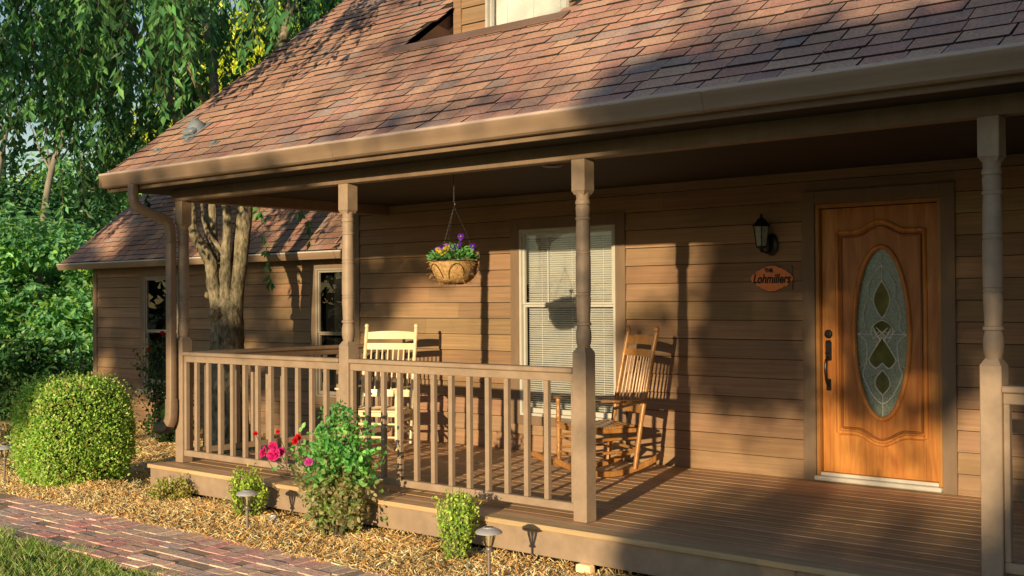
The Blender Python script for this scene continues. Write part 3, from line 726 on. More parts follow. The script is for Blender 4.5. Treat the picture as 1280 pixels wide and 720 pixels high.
def post_mesh():
    w = PW; h = w / 2; mb = MB()
    mb.box((-h, 0, 0), (h, w, 1.075), bv=.004); c = (0, h, 0)
    V = []                                          # chamfered shoulder on the square block
    mb.add([(-h + .003, .003, 1.075), (h - .003, .003, 1.075), (h - .003, w - .003, 1.075), (-h + .003, w - .003, 1.075),
            (-.03, h - .03, 1.108), (.03, h - .03, 1.108), (.03, h + .03, 1.108), (-.03, h + .03, 1.108)], [(0, 1, 5, 4), (1, 2, 6, 5), (2, 3, 7, 6), (3, 0, 4, 7), (4, 5, 6, 7)])
    prof = [(.036, 1.095), (.040, 1.11), (.047, 1.135), (.0505, 1.17), (.049, 1.205), (.043, 1.235), (.040, 1.243), (.0495, 1.246), (.051, 1.254), (.0495, 1.262), (.042, 1.266),
            (.0435, 1.30), (.047, 1.38), (.048, 1.425), (.0445, 1.428), (.0445, 1.433), (.048, 1.436), (.048, 1.446), (.0445, 1.449), (.0445, 1.454), (.048, 1.457), (.0485, 1.55), (.048, 1.69),
            (.0445, 1.693), (.0445, 1.699), (.048, 1.702), (.048, 1.714), (.0445, 1.717), (.0445, 1.722), (.0475, 1.725), (.0465, 1.80), (.0445, 1.89), (.042, 1.915), (.0475, 1.918), (.049, 1.926), (.0475, 1.934),
            (.043, 1.938), (.045, 1.965), (.0475, 1.99), (.046, 2.005), (.042, 2.012), (.0475, 2.018), (.049, 2.03), (.046, 2.042), (.042, 2.05), (.044, 2.07), (.047, 2.10)]
    mb.lathe(prof, c, 24)
    mb.add([(-.038, h - .038, 2.078), (.038, h - .038, 2.078), (.038, h + .038, 2.078), (-.038, h + .038, 2.078), (-h + .003, .003, 2.1), (h - .003, .003, 2.1), (h - .003, w - .003, 2.1), (-h + .003, w - .003, 2.1)],
           [(0, 4, 5, 1), (1, 5, 6, 2), (2, 6, 7, 3), (3, 7, 4, 0), (3, 2, 1, 0)])
    mb.box((-h, 0, 2.0995), (h, w, ZT - .001), bv=.004)
    return mb
pm = None
for px in PX + [4.6, 6.8]:
    if pm is None: o = post_mesh().build('porch_post', M['rail'], house, 30); pm = o
    else: o = pm.copy(); COL.objects.link(o); o.parent = house
    o.location = (px + PW / 2, -D, .001)
def baluster_mesh(h0, h1):
    mb = MB(); mb.box((-.018, -.018, h0), (.018, .018, h1), bv=.003); return mb
bal = None
def railing(p, q, first, step, count, half=True):
    """p,q endpoints (x,y) between posts; balusters from distance first"""
    global bal
    p = np.array(p, float); q = np.array(q, float); L = np.linalg.norm(q - p); a = math.atan2(q[1] - p[1], q[0] - p[0])
    e = empty('railing', (p[0], p[1], 0), a); e.parent = house
    mb = MB(); mb.box((.0, -.052, .942), (L, .052, .975), bv=.006); mb.build('handrail', M['rail'], e)
    mb = MB(); mb.box((.0, -.02, .885), (L, .02, .9405), bv=.003); mb.build('upper_rail', M['rail'], e)
    mb = MB(); mb.box((.0, -.024, .06), (L, .024, .112), bv=.004); mb.build('bottom_rail', M['rail'], e)
    ds = [first + i * step for i in range(count)]
    for d in ds:
        if bal is None: b = baluster_mesh(.1125, .8845).build('baluster', M['rail'], e); bal = b
        else: b = bal.copy(); COL.objects.link(b); b.parent = e
        b.location = (d, 0, 0)
    if half:
        for d in (.015, L - .015):
            mb = MB(); mb.box((d - .0145, -.02, .1125), (d + .0145, .02, .8845), bv=.003); mb.build('end_stile', M['rail'], e)
    return e
ry = -D + .04
railing((PX[1] + PW + .001, ry), (PX[2] - .001, ry), .180, .1735, 11)
railing((PX[0] + PW + .001, ry), (PX[1] - .001, ry), .168, .1735, 11)
railing((PX[3] + PW + .001, ry), (4.599, ry), .19, .1735, 13)
railing((PX[0] + PW / 2, -D + PW + .001), (PX[0] + PW / 2, -.024), .17, .1735, 13)

# ------------------------------------------------------------------ the wing set back on the left
WY = 1.3; WX0 = -13.06; WZ1 = 1.985; WG = .9; WS = .81
mb = MB(); W1 = (-11.62, -10.72, .20, 1.80); W2 = (-7.62, -6.72, .20, 1.835)
siding(mb, WX0, -5.39, -.52, WZ1, WY, [(W1[0] - .03, W1[1] + .03, W1[2] - .03, W1[3] + .03), (W2[0] - .03, W2[1] + .03, W2[2] - .03, W2[3] + .03)])
mb.add([(WX0, WY, -.6), (WX0, 7.4, -.6), (WX0, 7.4, WZ1), (WX0, 4.2, 4.75), (WX0, WY, WZ1)], [(0, 1, 2, 3, 4)])
wing = mb.build('wing_wall', M['siding'], house)
for Wn in (W1, W2):
    w = window('wing_window', *Wn, WY, house, frame='frame', dark='dark'); casing('window_casing', *Wn, .10, WY - .034, WY + .012, w)
mb = MB(); mb.box((WX0 - .02, WY - .035, -.5), (WX0 + .09, WY + .02, WZ1), bv=.003); mb.box((WX0 + .09, WY - .03, WZ1 - .13), (-5.40, WY + .01, WZ1), bv=.003); mb.build('wing_trim', M['trim'], house)
mb = MB(); wz = lambda y: 2.035 + WS * (y - WG - .06)
shingles(mb, WX0 - .45, -5.44, WG + .06, wz, WS, 4.3); wr = mb.build('wing_roof', M['shingle'], house)
mb = MB()
V = []
for dz in (-.004, -.06): V += [(WX0 - .44, WG + .06, wz(WG + .06) + dz), (-5.43, WG + .06, wz(WG + .06) + dz), (-5.43, 4.35, wz(4.35) + dz), (WX0 - .44, 4.35, wz(4.35) + dz)]
mb.add(V, [(0, 1, 2, 3), (7, 6, 5, 4), (0, 4, 5, 1), (1, 5, 6, 2), (2, 6, 7, 3), (3, 7, 4, 0)])
mb.add([(WX0 - .44, 4.35, wz(4.35) - .01), (-5.43, 4.35, wz(4.35) - .01), (-5.43, 8, 1.9), (WX0 - .44, 8, 1.9)], [(0, 1, 2, 3)])
mb.build('roof_deck', M['roofdeck'], wr)
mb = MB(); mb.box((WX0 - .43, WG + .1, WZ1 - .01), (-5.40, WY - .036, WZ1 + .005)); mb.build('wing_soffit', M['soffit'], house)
mb = MB(); mb.extrude([(WG + .085, 2.03), (WG + .085, 1.935), (WG + .03, 1.935), (WG + .012, 1.97), (WG, 2.0), (WG, 2.022), (WG + .07, 2.018)], 0, WX0 - .47, -5.41); wg = mb.build('wing_gutter', M['gutter'], house, 25)
mb = MB(); mb.box((WX0 - .472, WG - .004, 2.014), (-5.42, WG + .022, 2.034), bv=.003); mb.build('gutter_lip', surf('white_gutter_guard', (.66, .62, .60), .4, .2, (1, 9, 9), .03, grime=.6, dirt=(.3, .2, .14)), wg)
mb = MB(); mb.box((W1[0] - .12, WY - .07, .06), (W1[1] + .12, WY - .036, .115), bv=.006); mb.build('window_ledge', surf('pale_stone_ledge', (.5, .46, .42), .8, .2), house)

# ------------------------------------------------------------------ rocking chairs
def turned(mb, a, b, r, rings=(), n=10):
    a = np.array(a, float); b = np.array(b, float); k = 44; T = np.linspace(0, 1, k)
    rad = np.full(k, r)
    for (t, dr, wdt) in rings: rad = rad + dr * np.exp(-((T - t) / wdt) ** 2)
    mb.tube([a + (b - a) * t for t in T], rad, n)
def make_chair(loc, rz, mat, label):
    root = empty('rocking_chair', loc, rz, label, 'rocking chair', 'rocking chairs on the porch')
    rb = .085                                            # legs meet the rockers here
    def Y(z): return .20 + (.155 + .045 * max(0, (z - .42)) ) * (z - .1) # back post line
    hw = .25
    rx = []
    for s in (-1, 1):                                    # rockers: curved bars
        mb = MB(); pts = []
        for t in np.linspace(-1, 1, 17):
            y = -.02 + t * .47; pts.append((s * .235, y, .034 + .135 * t * t))
        mb.tube(pts, .024, 8, flat=(.55, 1.0, (0, 0, 1))); mb.build('rocker', mat, root, 50)
        mb = MB(); P = np.array([(s * hw, Y(z), z) for z in np.linspace(.065, 1.14, 60)]); T = np.linspace(0, 1, 60)
        rad = .0205 - .003 * np.abs(T - .55)
        for t in (.30, .335, .55, .58, .76, .79, .86, .885): rad = rad - .004 * np.exp(-((T - t) / .007) ** 2)
        mb.tube(P, rad, 12)
        mb.lathe([(.012, 0), (.019, .006), (.015, .014), (.021, .024), (.022, .036), (.017, .048), (.008, .055), (.0, .056)], (s * hw, Y(1.14) + .001, 1.137), 12)
        mb.build('back_post', mat, root, 50)
        mb = MB(); fy = -.24
        turned(mb, (s * .265, fy, .055), (s * .265, fy - .005, .60), .019, [(.12, -.004, .02), (.2, .003, .03), (.33, -.004, .012), (.62, .004, .02), (.68, -.005, .012), (.73, .004, .02), (.9, -.004, .04), (.97, .004, .02)], 12); mb.build('front_leg', mat, root, 50)
        mb = MB(); pts = smooth_path([(s * .275, fy - .07, .612), (s * .278, fy, .614), (s * .272, -.08, .612), (s * .262, .08, .606), (s * .256, Y(.60) - .005, .603)], 5); k = len(pts)
        mb.tube(pts, [.036 * (1 - .35 * i / k) * (.75 if i == 0 else 1) for i in range(k)], 10, flat=(1, .3, (0, 0, 1))); mb.build('arm', mat, root, 50)
        for z in (.20, .305):
            mb = MB(); turned(mb, (s * .262, fy, z), (s * .25, Y(z), z + .005), .010, [(.5, .004, .2)], 8); mb.build('stretcher', mat, root, 50)
    for z in (.17, .29):
        mb = MB(); turned(mb, (-.26, -.24, z), (.26, -.24, z), .0105, [(.5, .004, .2)], 8); mb.build('stretcher', mat, root, 50)
    mb = MB(); turned(mb, (-.25, Y(.22), .22), (.25, Y(.22), .22), .0105, [(.5, .003, .2)], 8); mb.build('stretcher', mat, root, 50)
    def slat(z0, z1, top=0):
        mb = MB(); V = []; m = 13
        for i in range(m):
            x = -hw + .012 + (2 * hw - .024) * i / (m - 1); q = 1 - (2 * i / (m - 1) - 1) ** 2; cv = .022 * q
            for (z, dy) in ((z0, -.007), (z1 + top * q, -.007), (z1 + top * q, .007), (z0, .007)): V.append((x, Y(z) + cv + dy, z))
        F = [(i * 4 + j, i * 4 + (j + 1) % 4, (i + 1) * 4 + (j + 1) % 4, (i + 1) * 4 + j) for i in range(m - 1) for j in range(4)] + [(0, 3, 2, 1), tuple((m - 1) * 4 + j for j in range(4))]
        mb.add(V, F); return mb.build('back_slat', mat, root, 30)
    slat(1.045, 1.11, .012); slat(.945, 1.005); slat(.50, .565)
    for i in range(8):
        x = -.19 + .38 * i / 7; q = 1 - (x / hw) ** 2; cv = .02 * q
        mb = MB(); turned(mb, (x, Y(.56) + cv, .56), (x, Y(.95) + cv, .95), .0075, [(.5, .002, .25)], 7); mb.build('spindle', mat, root, 50)
    # woven/planked seat with rails
    mb = MB()
    for i in range(9):
        y0 = -.265 + i * .052; dip = .012 * math.sin(math.pi * (i + .5) / 9)
        mb.box((-.265 + .003 * i, y0, .398 - dip), (.265 - .003 * i, y0 + .049, .418 - dip), bv=.005)
    mb.box((-.262, -.245, .355), (.262, -.222, .396), bv=.004); mb.box((-.262, -.221, .356), (-.235, .205, .39), bv=.004); mb.box((.235, -.221, .356), (.262, .205, .39), bv=.004)
    mb.build('seat', mat, root)
    return root
# chair frames face local -y
make_chair((-3.985, -.98, .0), R(28), M['pale'], 'pale cream wooden rocking chair beside the corner of the porch railing')
make_chair((-1.55, -.80, .0), R(-28), M['oak'], 'honey brown wooden rocking chair in front of the window with blinds')

# ------------------------------------------------------------------ wall lantern, sign
lan = empty('wall_lantern', (-.455, -.024, 1.86), 0, 'black wall lantern with pale glass panels above the name sign', 'wall lantern')
mb = MB(); mb.lathe([(0, 0), (.055, 0), (.06, .006), (.05, .016), (.02, .022), (.0, .022)], (0, 0, 0), 20, mat=Matrix.Translation((.05, 0, -.02)) @ Matrix.Rotation(R(90), 4, 'X') @ Matrix.Diagonal((1, 1.5, 1, 1))); mb.build('backplate', M['black'], lan, 40)
mb = MB(); mb.tube(smooth_path([(.05, -.018, -.05), (.045, -.06, -.085), (.03, -.10, -.075), (.02, -.115, -.05)], 6), .009, 8)
mb.lathe([(.0, -.09), (.008, -.085), (.012, -.07), (.02, -.055), (.045, -.045), (.052, -.035), (.0, -.035)], (.02, -.115, 0), 6); mb.build('arm', M['black'], lan, 35)
mb = MB(); c = (.02, -.115)
for i in range(6):
    t = 2 * math.pi * i / 6; mb.tube([(c[0] + .045 * math.cos(t), c[1] + .045 * math.sin(t), -.036), (c[0] + .066 * math.cos(t), c[1] + .066 * math.sin(t), .12)], .0045, 6)
mb.lathe([(.0, .119), (.082, .12), (.080, .13), (.05, .155), (.035, .18), (.02, .188), (.012, .195), (.014, .21), (.006, .222), (0, .225)], (*c, 0), 6); mb.build('lantern_cage', M['black'], lan, 35)
mb = MB(); mb.lathe([(.040, -.034), (.0605, .119)], (*c, 0), 6); mb.build('glass_panel', surf('seeded_lamp_glass', (.36, .38, .33), .25, .3, (30, 30, 30), .1), lan)

sg = empty('name_sign', (-.405, -.024, 1.572), 0, 'orange scalloped name sign with black lettering on the siding', 'sign')
mb = MB(); mb.box((-.07, .0, -.095), (.175, .014, .098), bv=.003); mb.build('back_board', M['trim'], sg)
half = [(0, .100), (.03, .098), (.055, .090), (.075, .078), (.088, .082), (.10, .068), (.118, .060), (.128, .064), (.14, .046), (.155, .038), (.168, .030), (.182, .012), (.186, 0)]
out = half + [(x, -z) for x, z in reversed(half[:-1])] + [(-x, -z) for x, z in half[1:]] + [(-x, z) for x, z in reversed(half[1:-1])]
mb = MB(); k = len(out); V = [(x, -.014, z) for x, z in out] + [(x * 1.025, -.004, z * 1.035) for x, z in out]
V += [(0, -.014, 0)]
mb.add(V, [(i, (i + 1) % k, 2 * k) for i in range(k)] + [(k + i, k + (i + 1) % k, (i + 1) % k, i) for i in range(k)]); sp = mb.build('sign_plaque', M['orange'], sg)
mb = MB(); V = [(x * 1.03, -.0035, z * 1.045) for x, z in out] + [(x * 1.03, -.0005, z * 1.045) for x, z in out]
mb.add(V, [tuple(range(k)), tuple(reversed(range(k, 2 * k)))] + [(k + i, k + (i + 1) % k, (i + 1) % k, i) for i in range(k)]); mb.build('dark_rim', M['letter'], sg)
def text(body, size, loc, parent, shear=0, offset=0.0, name='lettering', sx=1):
    cu = bpy.data.curves.new(name, 'FONT'); cu.body = body; cu.size = size; cu.align_x = 'CENTER'; cu.align_y = 'CENTER'; cu.extrude = .0012; cu.shear = shear; cu.offset = offset
    ob = bpy.data.objects.new('tmp', cu); COL.objects.link(ob)
    me = bpy.data.meshes.new_from_object(ob.evaluated_get(bpy.context.evaluated_depsgraph_get())); bpy.data.objects.remove(ob)
    me.name = name; me.materials.clear(); me.materials.append(M['letter'])
    o = bpy.data.objects.new(name, me); COL.objects.link(o); o.parent = parent; o.location = loc; o.rotation_euler = (R(90), 0, 0); o.scale = (sx, 1, 1)
    return o
bpy.context.view_layer.update()
text('Lohmillers', .098, (.0, -.0155, -.006), sg, .25, .003, sx=.80)
text('THE', .040, (-.02, -.0155, .062), sg, -.1, .0022)

# ------------------------------------------------------------------ hanging basket
BX, BY, BZ = -1.80, -2.22, 1.69
hb = empty('hanging_basket', (BX, BY, BZ), 0, 'coir lined hanging basket of purple and yellow pansies on chains', 'hanging basket')
mb = MB(); prof = []
for i in range(10):
    t = i / 9; prof.append((.06 + .115 * math.sin(t * math.pi / 2) ** .8, -.155 + .165 * (1 - math.cos(t * math.pi / 2)) ** .9))
prof = [(.0, -.157)] + prof; nn = 40; V = []
for (r, z) in prof:
    for j in range(nn):
        t = 2 * math.pi * j / nn; q = 1 + .03 * math.sin(5 * t + z * 30) + random.gauss(0, .018); V.append((r * q * math.cos(t), r * q * math.sin(t), z + random.gauss(0, .003)))
k = len(prof); mb.add(V, [(i * nn + j, i * nn + (j + 1) % nn, (i + 1) * nn + (j + 1) % nn, (i + 1) * nn + j) for i in range(k - 1) for j in range(nn)], (1, 1, 1))
mb.lathe([(.0, -.02), (.172, -.015)], (0, 0, 0), 30, (.2, .15, .1), caps=False)
for _ in range(170):                                       # loose fibres
    t = random.uniform(0, 2 * math.pi); q = random.uniform(0, 1); r = .06 + .118 * math.sin(q * math.pi / 2) ** .8; z = -.155 + .165 * (1 - math.cos(q * math.pi / 2)) ** .9
    a = np.array((r * math.cos(t), r * math.sin(t), z)); d = np.array((math.cos(t), math.sin(t), random.uniform(-.9, .5))) * random.uniform(.01, .032) + np.array([random.gauss(0, .01) for _ in range(3)])
    mb.tube([a * .98, a + d * .6, a + d + (0, 0, -.006)], .0011, 3, jit((1.1, 1.0, .9), .3), caps=False)
for (c0, n0) in (((.165, -.05, -.01), 60), ((-.17, .02, -.005), 20)):
    for _ in range(n0):
        a = np.array(c0) + [random.gauss(0, .02) for _ in range(3)]; d = np.array([random.gauss(.01, .02), random.gauss(0, .02), random.gauss(-.018, .02)]); mb.tube([a, a + d * .5, a + d], .0012, 3, jit((1.1, 1, .9), .3), caps=False)
mb.build('coir_liner', M['coir'], hb, 60)
mb = MB()
for rr, zz in ((.181, .008), (.066, -.158)): mb.tube([(rr * math.cos(t), rr * math.sin(t), zz) for t in np.linspace(0, 2 * math.pi, 33)], .0032, 6, caps=False)
cam_t = math.atan2(-8.463 - BY, 4.198 - BX)
for q in range(6):                                         # looping wires
    tc = cam_t + .1 + q * math.pi / 3; P = []
    for t in np.linspace(0, math.pi, 15):
        zz = -.158 + .145 * math.sin(t) ** .8; f = (zz + .158) / .166; ang = tc - .38 * math.cos(t); rr = .07 + .116 * math.sin(min(1, f) ** .75 * math.pi / 2) ** .8
        P.append((rr * math.cos(ang), rr * math.sin(ang), zz))
    mb.tube(P, .0024, 5)
mb.build('wire_frame', M['black'], hb, 60)
apex = np.array((0, 0, .41)); hook = np.array((0, 0, ZS - BZ))
def chain(a, b, nm):
    mb = MB(); a = np.array(a, float); b = np.array(b, float); L = np.linalg.norm(b - a); nl = int(L / .016); d = (b - a) / L
    s1 = np.cross(d, (.3, .9, .1)); s1 /= np.linalg.norm(s1); s2 = np.cross(d, s1)
    for i in range(nl):
        c = a + d * (i + .5) * L / nl; s = s1 if i % 2 else s2
        mb.tube([c + d * .0095 * math.cos(t) + s * .0042 * math.sin(t) for t in np.linspace(0, 2 * math.pi, 9)], .0013, 4, caps=False)
    return mb.build(nm, M['black'], hb, 60)
for q in range(3):
    t = cam_t + math.pi / 2 + .15 + q * 2 * math.pi / 3; chain((.18 * math.cos(t), .18 * math.sin(t), .01), apex, 'chain')
chain(apex + (0, 0, .03), hook - (0, 0, .03), 'chain')
mb = MB(); mb.tube([apex + (0, 0, .03 * 1), apex + (.012, 0, .015), apex, apex + (-.006, 0, -.006)], .003, 5); mb.tube([hook, hook - (0, 0, .03)], .004, 6); mb.lathe([(0, -.004), (.014, -.004), (.014, 0)], tuple(hook), 10); mb.build('hook', M['black'], hb, 60)
lb = LB(); kk = 520
t = rng.uniform(0, 2 * np.pi, kk); r = .17 * np.sqrt(rng.uniform(0, 1, kk)); hgt = (.02 + .10 * (1 - (r / .19) ** 2)) * rng.uniform(.3, 1.1, kk)
P = np.stack([r * np.cos(t), r * np.sin(t), hgt], 1); d = unit(np.stack([np.cos(t), np.sin(t), rng.uniform(-.1, .9, kk)], 1) + rng.normal(size=(kk, 3)) * .4)
lb.add(*leaves(P, d, unit(rng.normal(size=(kk, 3)) * .5 + (0, 0, 1)), rng.uniform(.03, .05, kk), rng.uniform(.02, .03, kk), cols(kk, [(.13, .36, .10), (.18, .46, .15), (.26, .54, .24)], .2), .15, True)); lb.build('pansy_foliage', M['leaf'], hb)
ud = np.array((math.cos(cam_t), math.sin(cam_t), 0)); rt = np.array((-math.sin(cam_t), math.cos(cam_t), 0))
def pansy(rx, fz, dep, kind):
    c = rt * rx + ud * dep + np.array((0, 0, fz)); f = unit(ud + np.array((random.gauss(0, .3), random.gauss(0, .3), .25))); s = unit(np.cross((0, 0, 1), f)); u = np.cross(f, s)
    mb = MB(); pal = {'p': [(.10, .02, .42), (.14, .03, .5)], 'y': [(.80, .55, .02), (.75, .5, .02)], 'm': [(.30, .12, .5), (.75, .5, .05)]}[kind]
    for i, (ang, sz) in enumerate(((60, .021), (120, .021), (5, .019), (175, .019), (270, .024))):
        a = R(ang); pc = c + (s * math.cos(a) + u * math.sin(a)) * sz * .6 + f * (.002 * i)
        V = [pc] + [pc + (s * math.cos(q) + u * math.sin(q)) * sz * .72 * (1 + .06 * math.sin(3 * q)) - f * .003 for q in np.linspace(0, 2 * math.pi, 10, endpoint=False)]
        col = pal[0] if (i < 2 or kind != 'm') else pal[1]
        mb.add(V, [(0, 1 + j, 1 + (j + 1) % 10) for j in range(10)], jit(col, .12))
    mb.add([c + f * .012 + (s * math.cos(q) + u * math.sin(q)) * .006 for q in np.linspace(0, 2 * math.pi, 6, endpoint=False)], [tuple(range(6))], (.7, .45, .02) if kind != 'y' else (.1, .02, .15))
    mb.tube([c - f * .002, c * .7 + np.array((0, 0, -.0)), c * .5 + np.array((0, 0, -.02))], .0018, 4, (.08, .2, .05)); mb.build('pansy_flower', M['petal'], hb)
for a in ((-.115, .09, .06, 'm'), (-.09, .075, .10, 'm'), (-.085, .105, .05, 'p'), (-.06, .085, .1, 'y'), (-.055, .115, .02, 'm'), (-.005, .105, .08, 'p'), (.035, .12, .07, 'p'), (.05, .185, .05, 'p'), (.135, .115, .02, 'p'), (-.13, .08, .03, 'p')):
    pansy(*a)

# ------------------------------------------------------------------ path lights, spot
def path_light(x, y, zbase, ztop, label, tilt=0):
    e = empty('path_light', (x, y, zbase), 0, label, 'path light', 'solar lights along the brick path'); h = ztop - zbase; e.rotation_euler = (tilt, tilt * .5, random.uniform(0, 6))
    mb = MB(); mb.lathe([(.010, -.02), (.010, h - .145), (.010, h - .14)], n=12); mb.build('stake', M['stake'], e, 40)
    mb = MB(); mb.lathe([(.010, h - .145), (.027, h - .14), (.029, h - .134), (.020, h - .128), (.018, h - .12), (.022, h - .112), (.0, h - .112)], n=18); mb.build('collar', M['stake'], e, 40)
    mb = MB(); V = []
    mb.lathe([(.020, h - .114), (.026, h - .10), (.038, h - .06), (.042, h - .036)], n=24); mb.build('lens', M['lens'], e, 60)
    mb = MB(); mb.lathe([(.006, h - .11), (.008, h - .07), (.014, h - .05), (.0, h - .04)], n=10, col=(.9, .85, .7)); mb.build('lamp_core', M['whiteframe'], e, 60)
    mb = MB(); mb.lathe([(.0, h - .036), (.062, h - .037), (.079, h - .034), (.080, h - .028), (.070, h - .018), (.050, h - .008), (.036, h - .004), (.034, h), (.0, h)], n=28); mb.build('cap', M['steel'], e, 40)
    mb = MB(); mb.box((-.020, -.020, h), (.020, .020, h + .002)); mb.build('solar_cell', M['black'], e)
    return e
path_light(-.40, -3.40, -.27, .098, 'pewter solar path light nearest the camera, in front of the deck skirt')
path_light(-2.84, -3.30, -.25, .055, 'pewter solar path light in front of the small leafy shrub and the rose bush')
path_light(-6.72, -3.22, -.28, .075, 'pewter solar path light left of the big clipped round hedge', .02)
sp = empty('garden_spotlight', (-3.0, -2.93, -.262), 0, 'small dark grey garden spotlight half sunk in the mulch beside the rose bush', 'spotlight')
mb = MB(); mb.lathe([(.0, 0), (.035, 0), (.04, .02), (.042, .05), (.036, .058), (.03, .052), (0, .05)], n=16, mat=Matrix.Rotation(R(35), 4, 'X')); mb.build('spotlight_body', M['steel'], sp, 40)

# ------------------------------------------------------------------ stones by the deck
def stone(x, y, z, sx, sy, h, rz, col, name, label, cat, group=None):
    mb = MB(); mt = Matrix.Rotation(rz, 4, 'Z'); mb.box((-sx, -sy, 0), (sx, sy, h), col, .012, mt)
    o = mb.build(name, M['brick']); o.location = (x, y, z); return tag(o, label, cat, group)
stone(-.72, -3.02, -.285, .16, .11, .03, .1, (.40, .32, .25), 'paving_stone', 'flat tan paving stone beside the deck skirt, left of the others', 'paving stone', 'paving stones by the deck')
stone(-.32, -2.98, -.285, .19, .12, .028, -.15, (.36, .30, .25), 'paving_stone', 'flat grey tan paving stone in the middle of the row at the deck skirt', 'paving stone', 'paving stones by the deck')
stone(.15, -3.02, -.285, .2, .13, .03, .05, (.42, .30, .22), 'paving_stone', 'flat reddish paving stone at the right end of the row by the deck skirt', 'paving stone', 'paving stones by the deck')
stone(-.20, -2.75, -.275, .055, .035, .075, .0, (.75, .62, .40), 'wood_block', 'pale wooden block tucked under the deck skirt', 'wood block')

# ------------------------------------------------------------------ shrubs and flowers
BOX = [(0.36, 0.66, 0.12), (0.5, 0.8, 0.17), (0.62, 0.86, 0.25), (0.24, 0.47, 0.08), (0.74, 0.82, 0.34), (0.36, 0.66, 0.12), (0.5, 0.8, 0.17), (0.62, 0.86, 0.25), (0.24, 0.47, 0.08), (0.74, 0.82, 0.34), (0.36, 0.66, 0.12), (0.5, 0.8, 0.17), (0.62, 0.86, 0.25), (0.24, 0.47, 0.08), (0.74, 0.82, 0.34), (0.55, 0.36, 0.14)]
def shell_bush(name, c, r, n, size, label, cat, pal=BOX, power=3.2, spike=0, group=None, fill=.5):
    """clipped shrub: leaves on and just under a superellipsoid skin, plus dark inner leaves and stems"""
    base = (c[0], c[1], float(gz(np.array(c[0]), np.array(c[1]))))
    e = empty(name, base, 0, label, cat, group); lb = LB()
    d = rdir(n); q = (np.abs(d) ** power).sum(1) ** (-1 / power)
    lump = 1 + .02 * np.sin(d[:, 0] * 7 + 1) * np.sin(d[:, 1] * 6) * np.sin(d[:, 2] * 5 + 2) + .03 * np.sin(d[:, 0] * 17) * np.sin(d[:, 2] * 15 + d[:, 1] * 13)
    dep = 1 - np.abs(rng.normal(size=n)) * .07 + (rng.random(n) < .09) * rng.uniform(0, spike + .08, n)
    P = d * (q * lump * dep)[:, None] * np.asarray(r) + np.array((0, 0, c[2] - base[2]))
    P[:, 2] = np.maximum(P[:, 2], .015)
    nn = unit(d + rng.normal(size=(n, 3)) * .6 + (0, 0, .3)); D_ = unit(rng.normal(size=(n, 3)) + d * .6 + (0, 0, .4))
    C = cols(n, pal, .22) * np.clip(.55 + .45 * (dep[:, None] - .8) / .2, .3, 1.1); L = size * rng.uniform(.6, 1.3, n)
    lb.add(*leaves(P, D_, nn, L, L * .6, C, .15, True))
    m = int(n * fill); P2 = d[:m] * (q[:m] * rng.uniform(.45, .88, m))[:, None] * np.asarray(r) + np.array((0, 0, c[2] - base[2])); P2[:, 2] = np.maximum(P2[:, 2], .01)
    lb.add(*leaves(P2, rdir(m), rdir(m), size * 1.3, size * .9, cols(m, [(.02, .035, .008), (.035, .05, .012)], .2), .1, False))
    lb.build('foliage', M['leaf'], e)
    mb = MB()
    for i in range(9):
        t = random.uniform(0, 6.28); b = np.array((math.cos(t) * r[0] * .5, math.sin(t) * r[1] * .5, (c[2] - base[2]) * random.uniform(.8, 1.3))); mb.tube([(b[0] * .1, b[1] * .1, -.02), b * .5 + (0, 0, .02), b], [.012, .008, .004], 5)
    mb.build('stem', M['barkd'], e); return e
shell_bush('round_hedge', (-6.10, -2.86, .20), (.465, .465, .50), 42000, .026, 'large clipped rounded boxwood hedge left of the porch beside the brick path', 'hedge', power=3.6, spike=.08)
def sprig_bush(name, x, y, h, rad, nst, size, pal, label, cat, lean=.35, per=26, group=None, dens=1.0, mat='leaf'):
    z = float(gz(np.array(x), np.array(y))); e = empty(name, (x, y, z), 0, label, cat, group); lb = LB(); mb = MB()
    for i in range(nst):
        t = random.uniform(0, 6.283); q = math.sqrt(random.random()); b = np.array((math.cos(t), math.sin(t), 0)) * rad * .35 * q
        tip = np.array((math.cos(t) * rad * q, math.sin(t) * rad * q, h * random.uniform(.55, 1.05) * (1 - lean * q * q))); mid = (b + tip) / 2 + np.array((0, 0, h * .05))
        P = smooth_path([b + (0, 0, -.01), mid, tip], 5); mb.tube(P, np.linspace(.0045, .0015, len(P)), 4)
        k = int(per * dens); s = rng.uniform(.12, 1, k); pts = P[np.clip((s * (len(P) - 1)).astype(int), 0, len(P) - 1)] + rng.normal(size=(k, 3)) * size * .55
        pts[:, 2] = np.maximum(pts[:, 2], .01)
        dd = unit(rng.normal(size=(k, 3)) + (0, 0, .7)); L = size * rng.uniform(.6, 1.25, k)
        lb.add(*leaves(pts, dd, unit(rng.normal(size=(k, 3)) + (0, 0, .6)), L, L * .62, cols(k, pal, .2) * (.6 + .45 * s[:, None]), .15, True))
    lb.build('foliage', M[mat], e); mb.build('stem', M['barkd'], e); return e
sprig_bush('low_shrub', -4.40, -2.92, .26, .20, 70, .028, [(0.42, 0.532, 0.112), (0.56, 0.616, 0.168), (0.672, 0.616, 0.224), (0.7, 0.532, 0.252)], 'low sparse yellowish shrub at the left end of the deck skirt', 'shrub', .5, 24)
sprig_bush('leafy_shrub', -3.27, -2.98, .44, .15, 90, .028, [(0.377, 0.609, 0.087), (0.522, 0.725, 0.131), (0.667, 0.812, 0.189)], 'small bright green leafy shrub between the low shrub and the rose bush', 'shrub', .35, 30)
sprig_bush('upright_shrub', -1.07, -2.98, .49, .15, 120, .024, [(0.406, 0.667, 0.116), (0.551, 0.783, 0.174), (0.725, 0.899, 0.261)], 'small upright bright green shrub in front of the deck skirt, near the porch post', 'shrub', .2, 42)

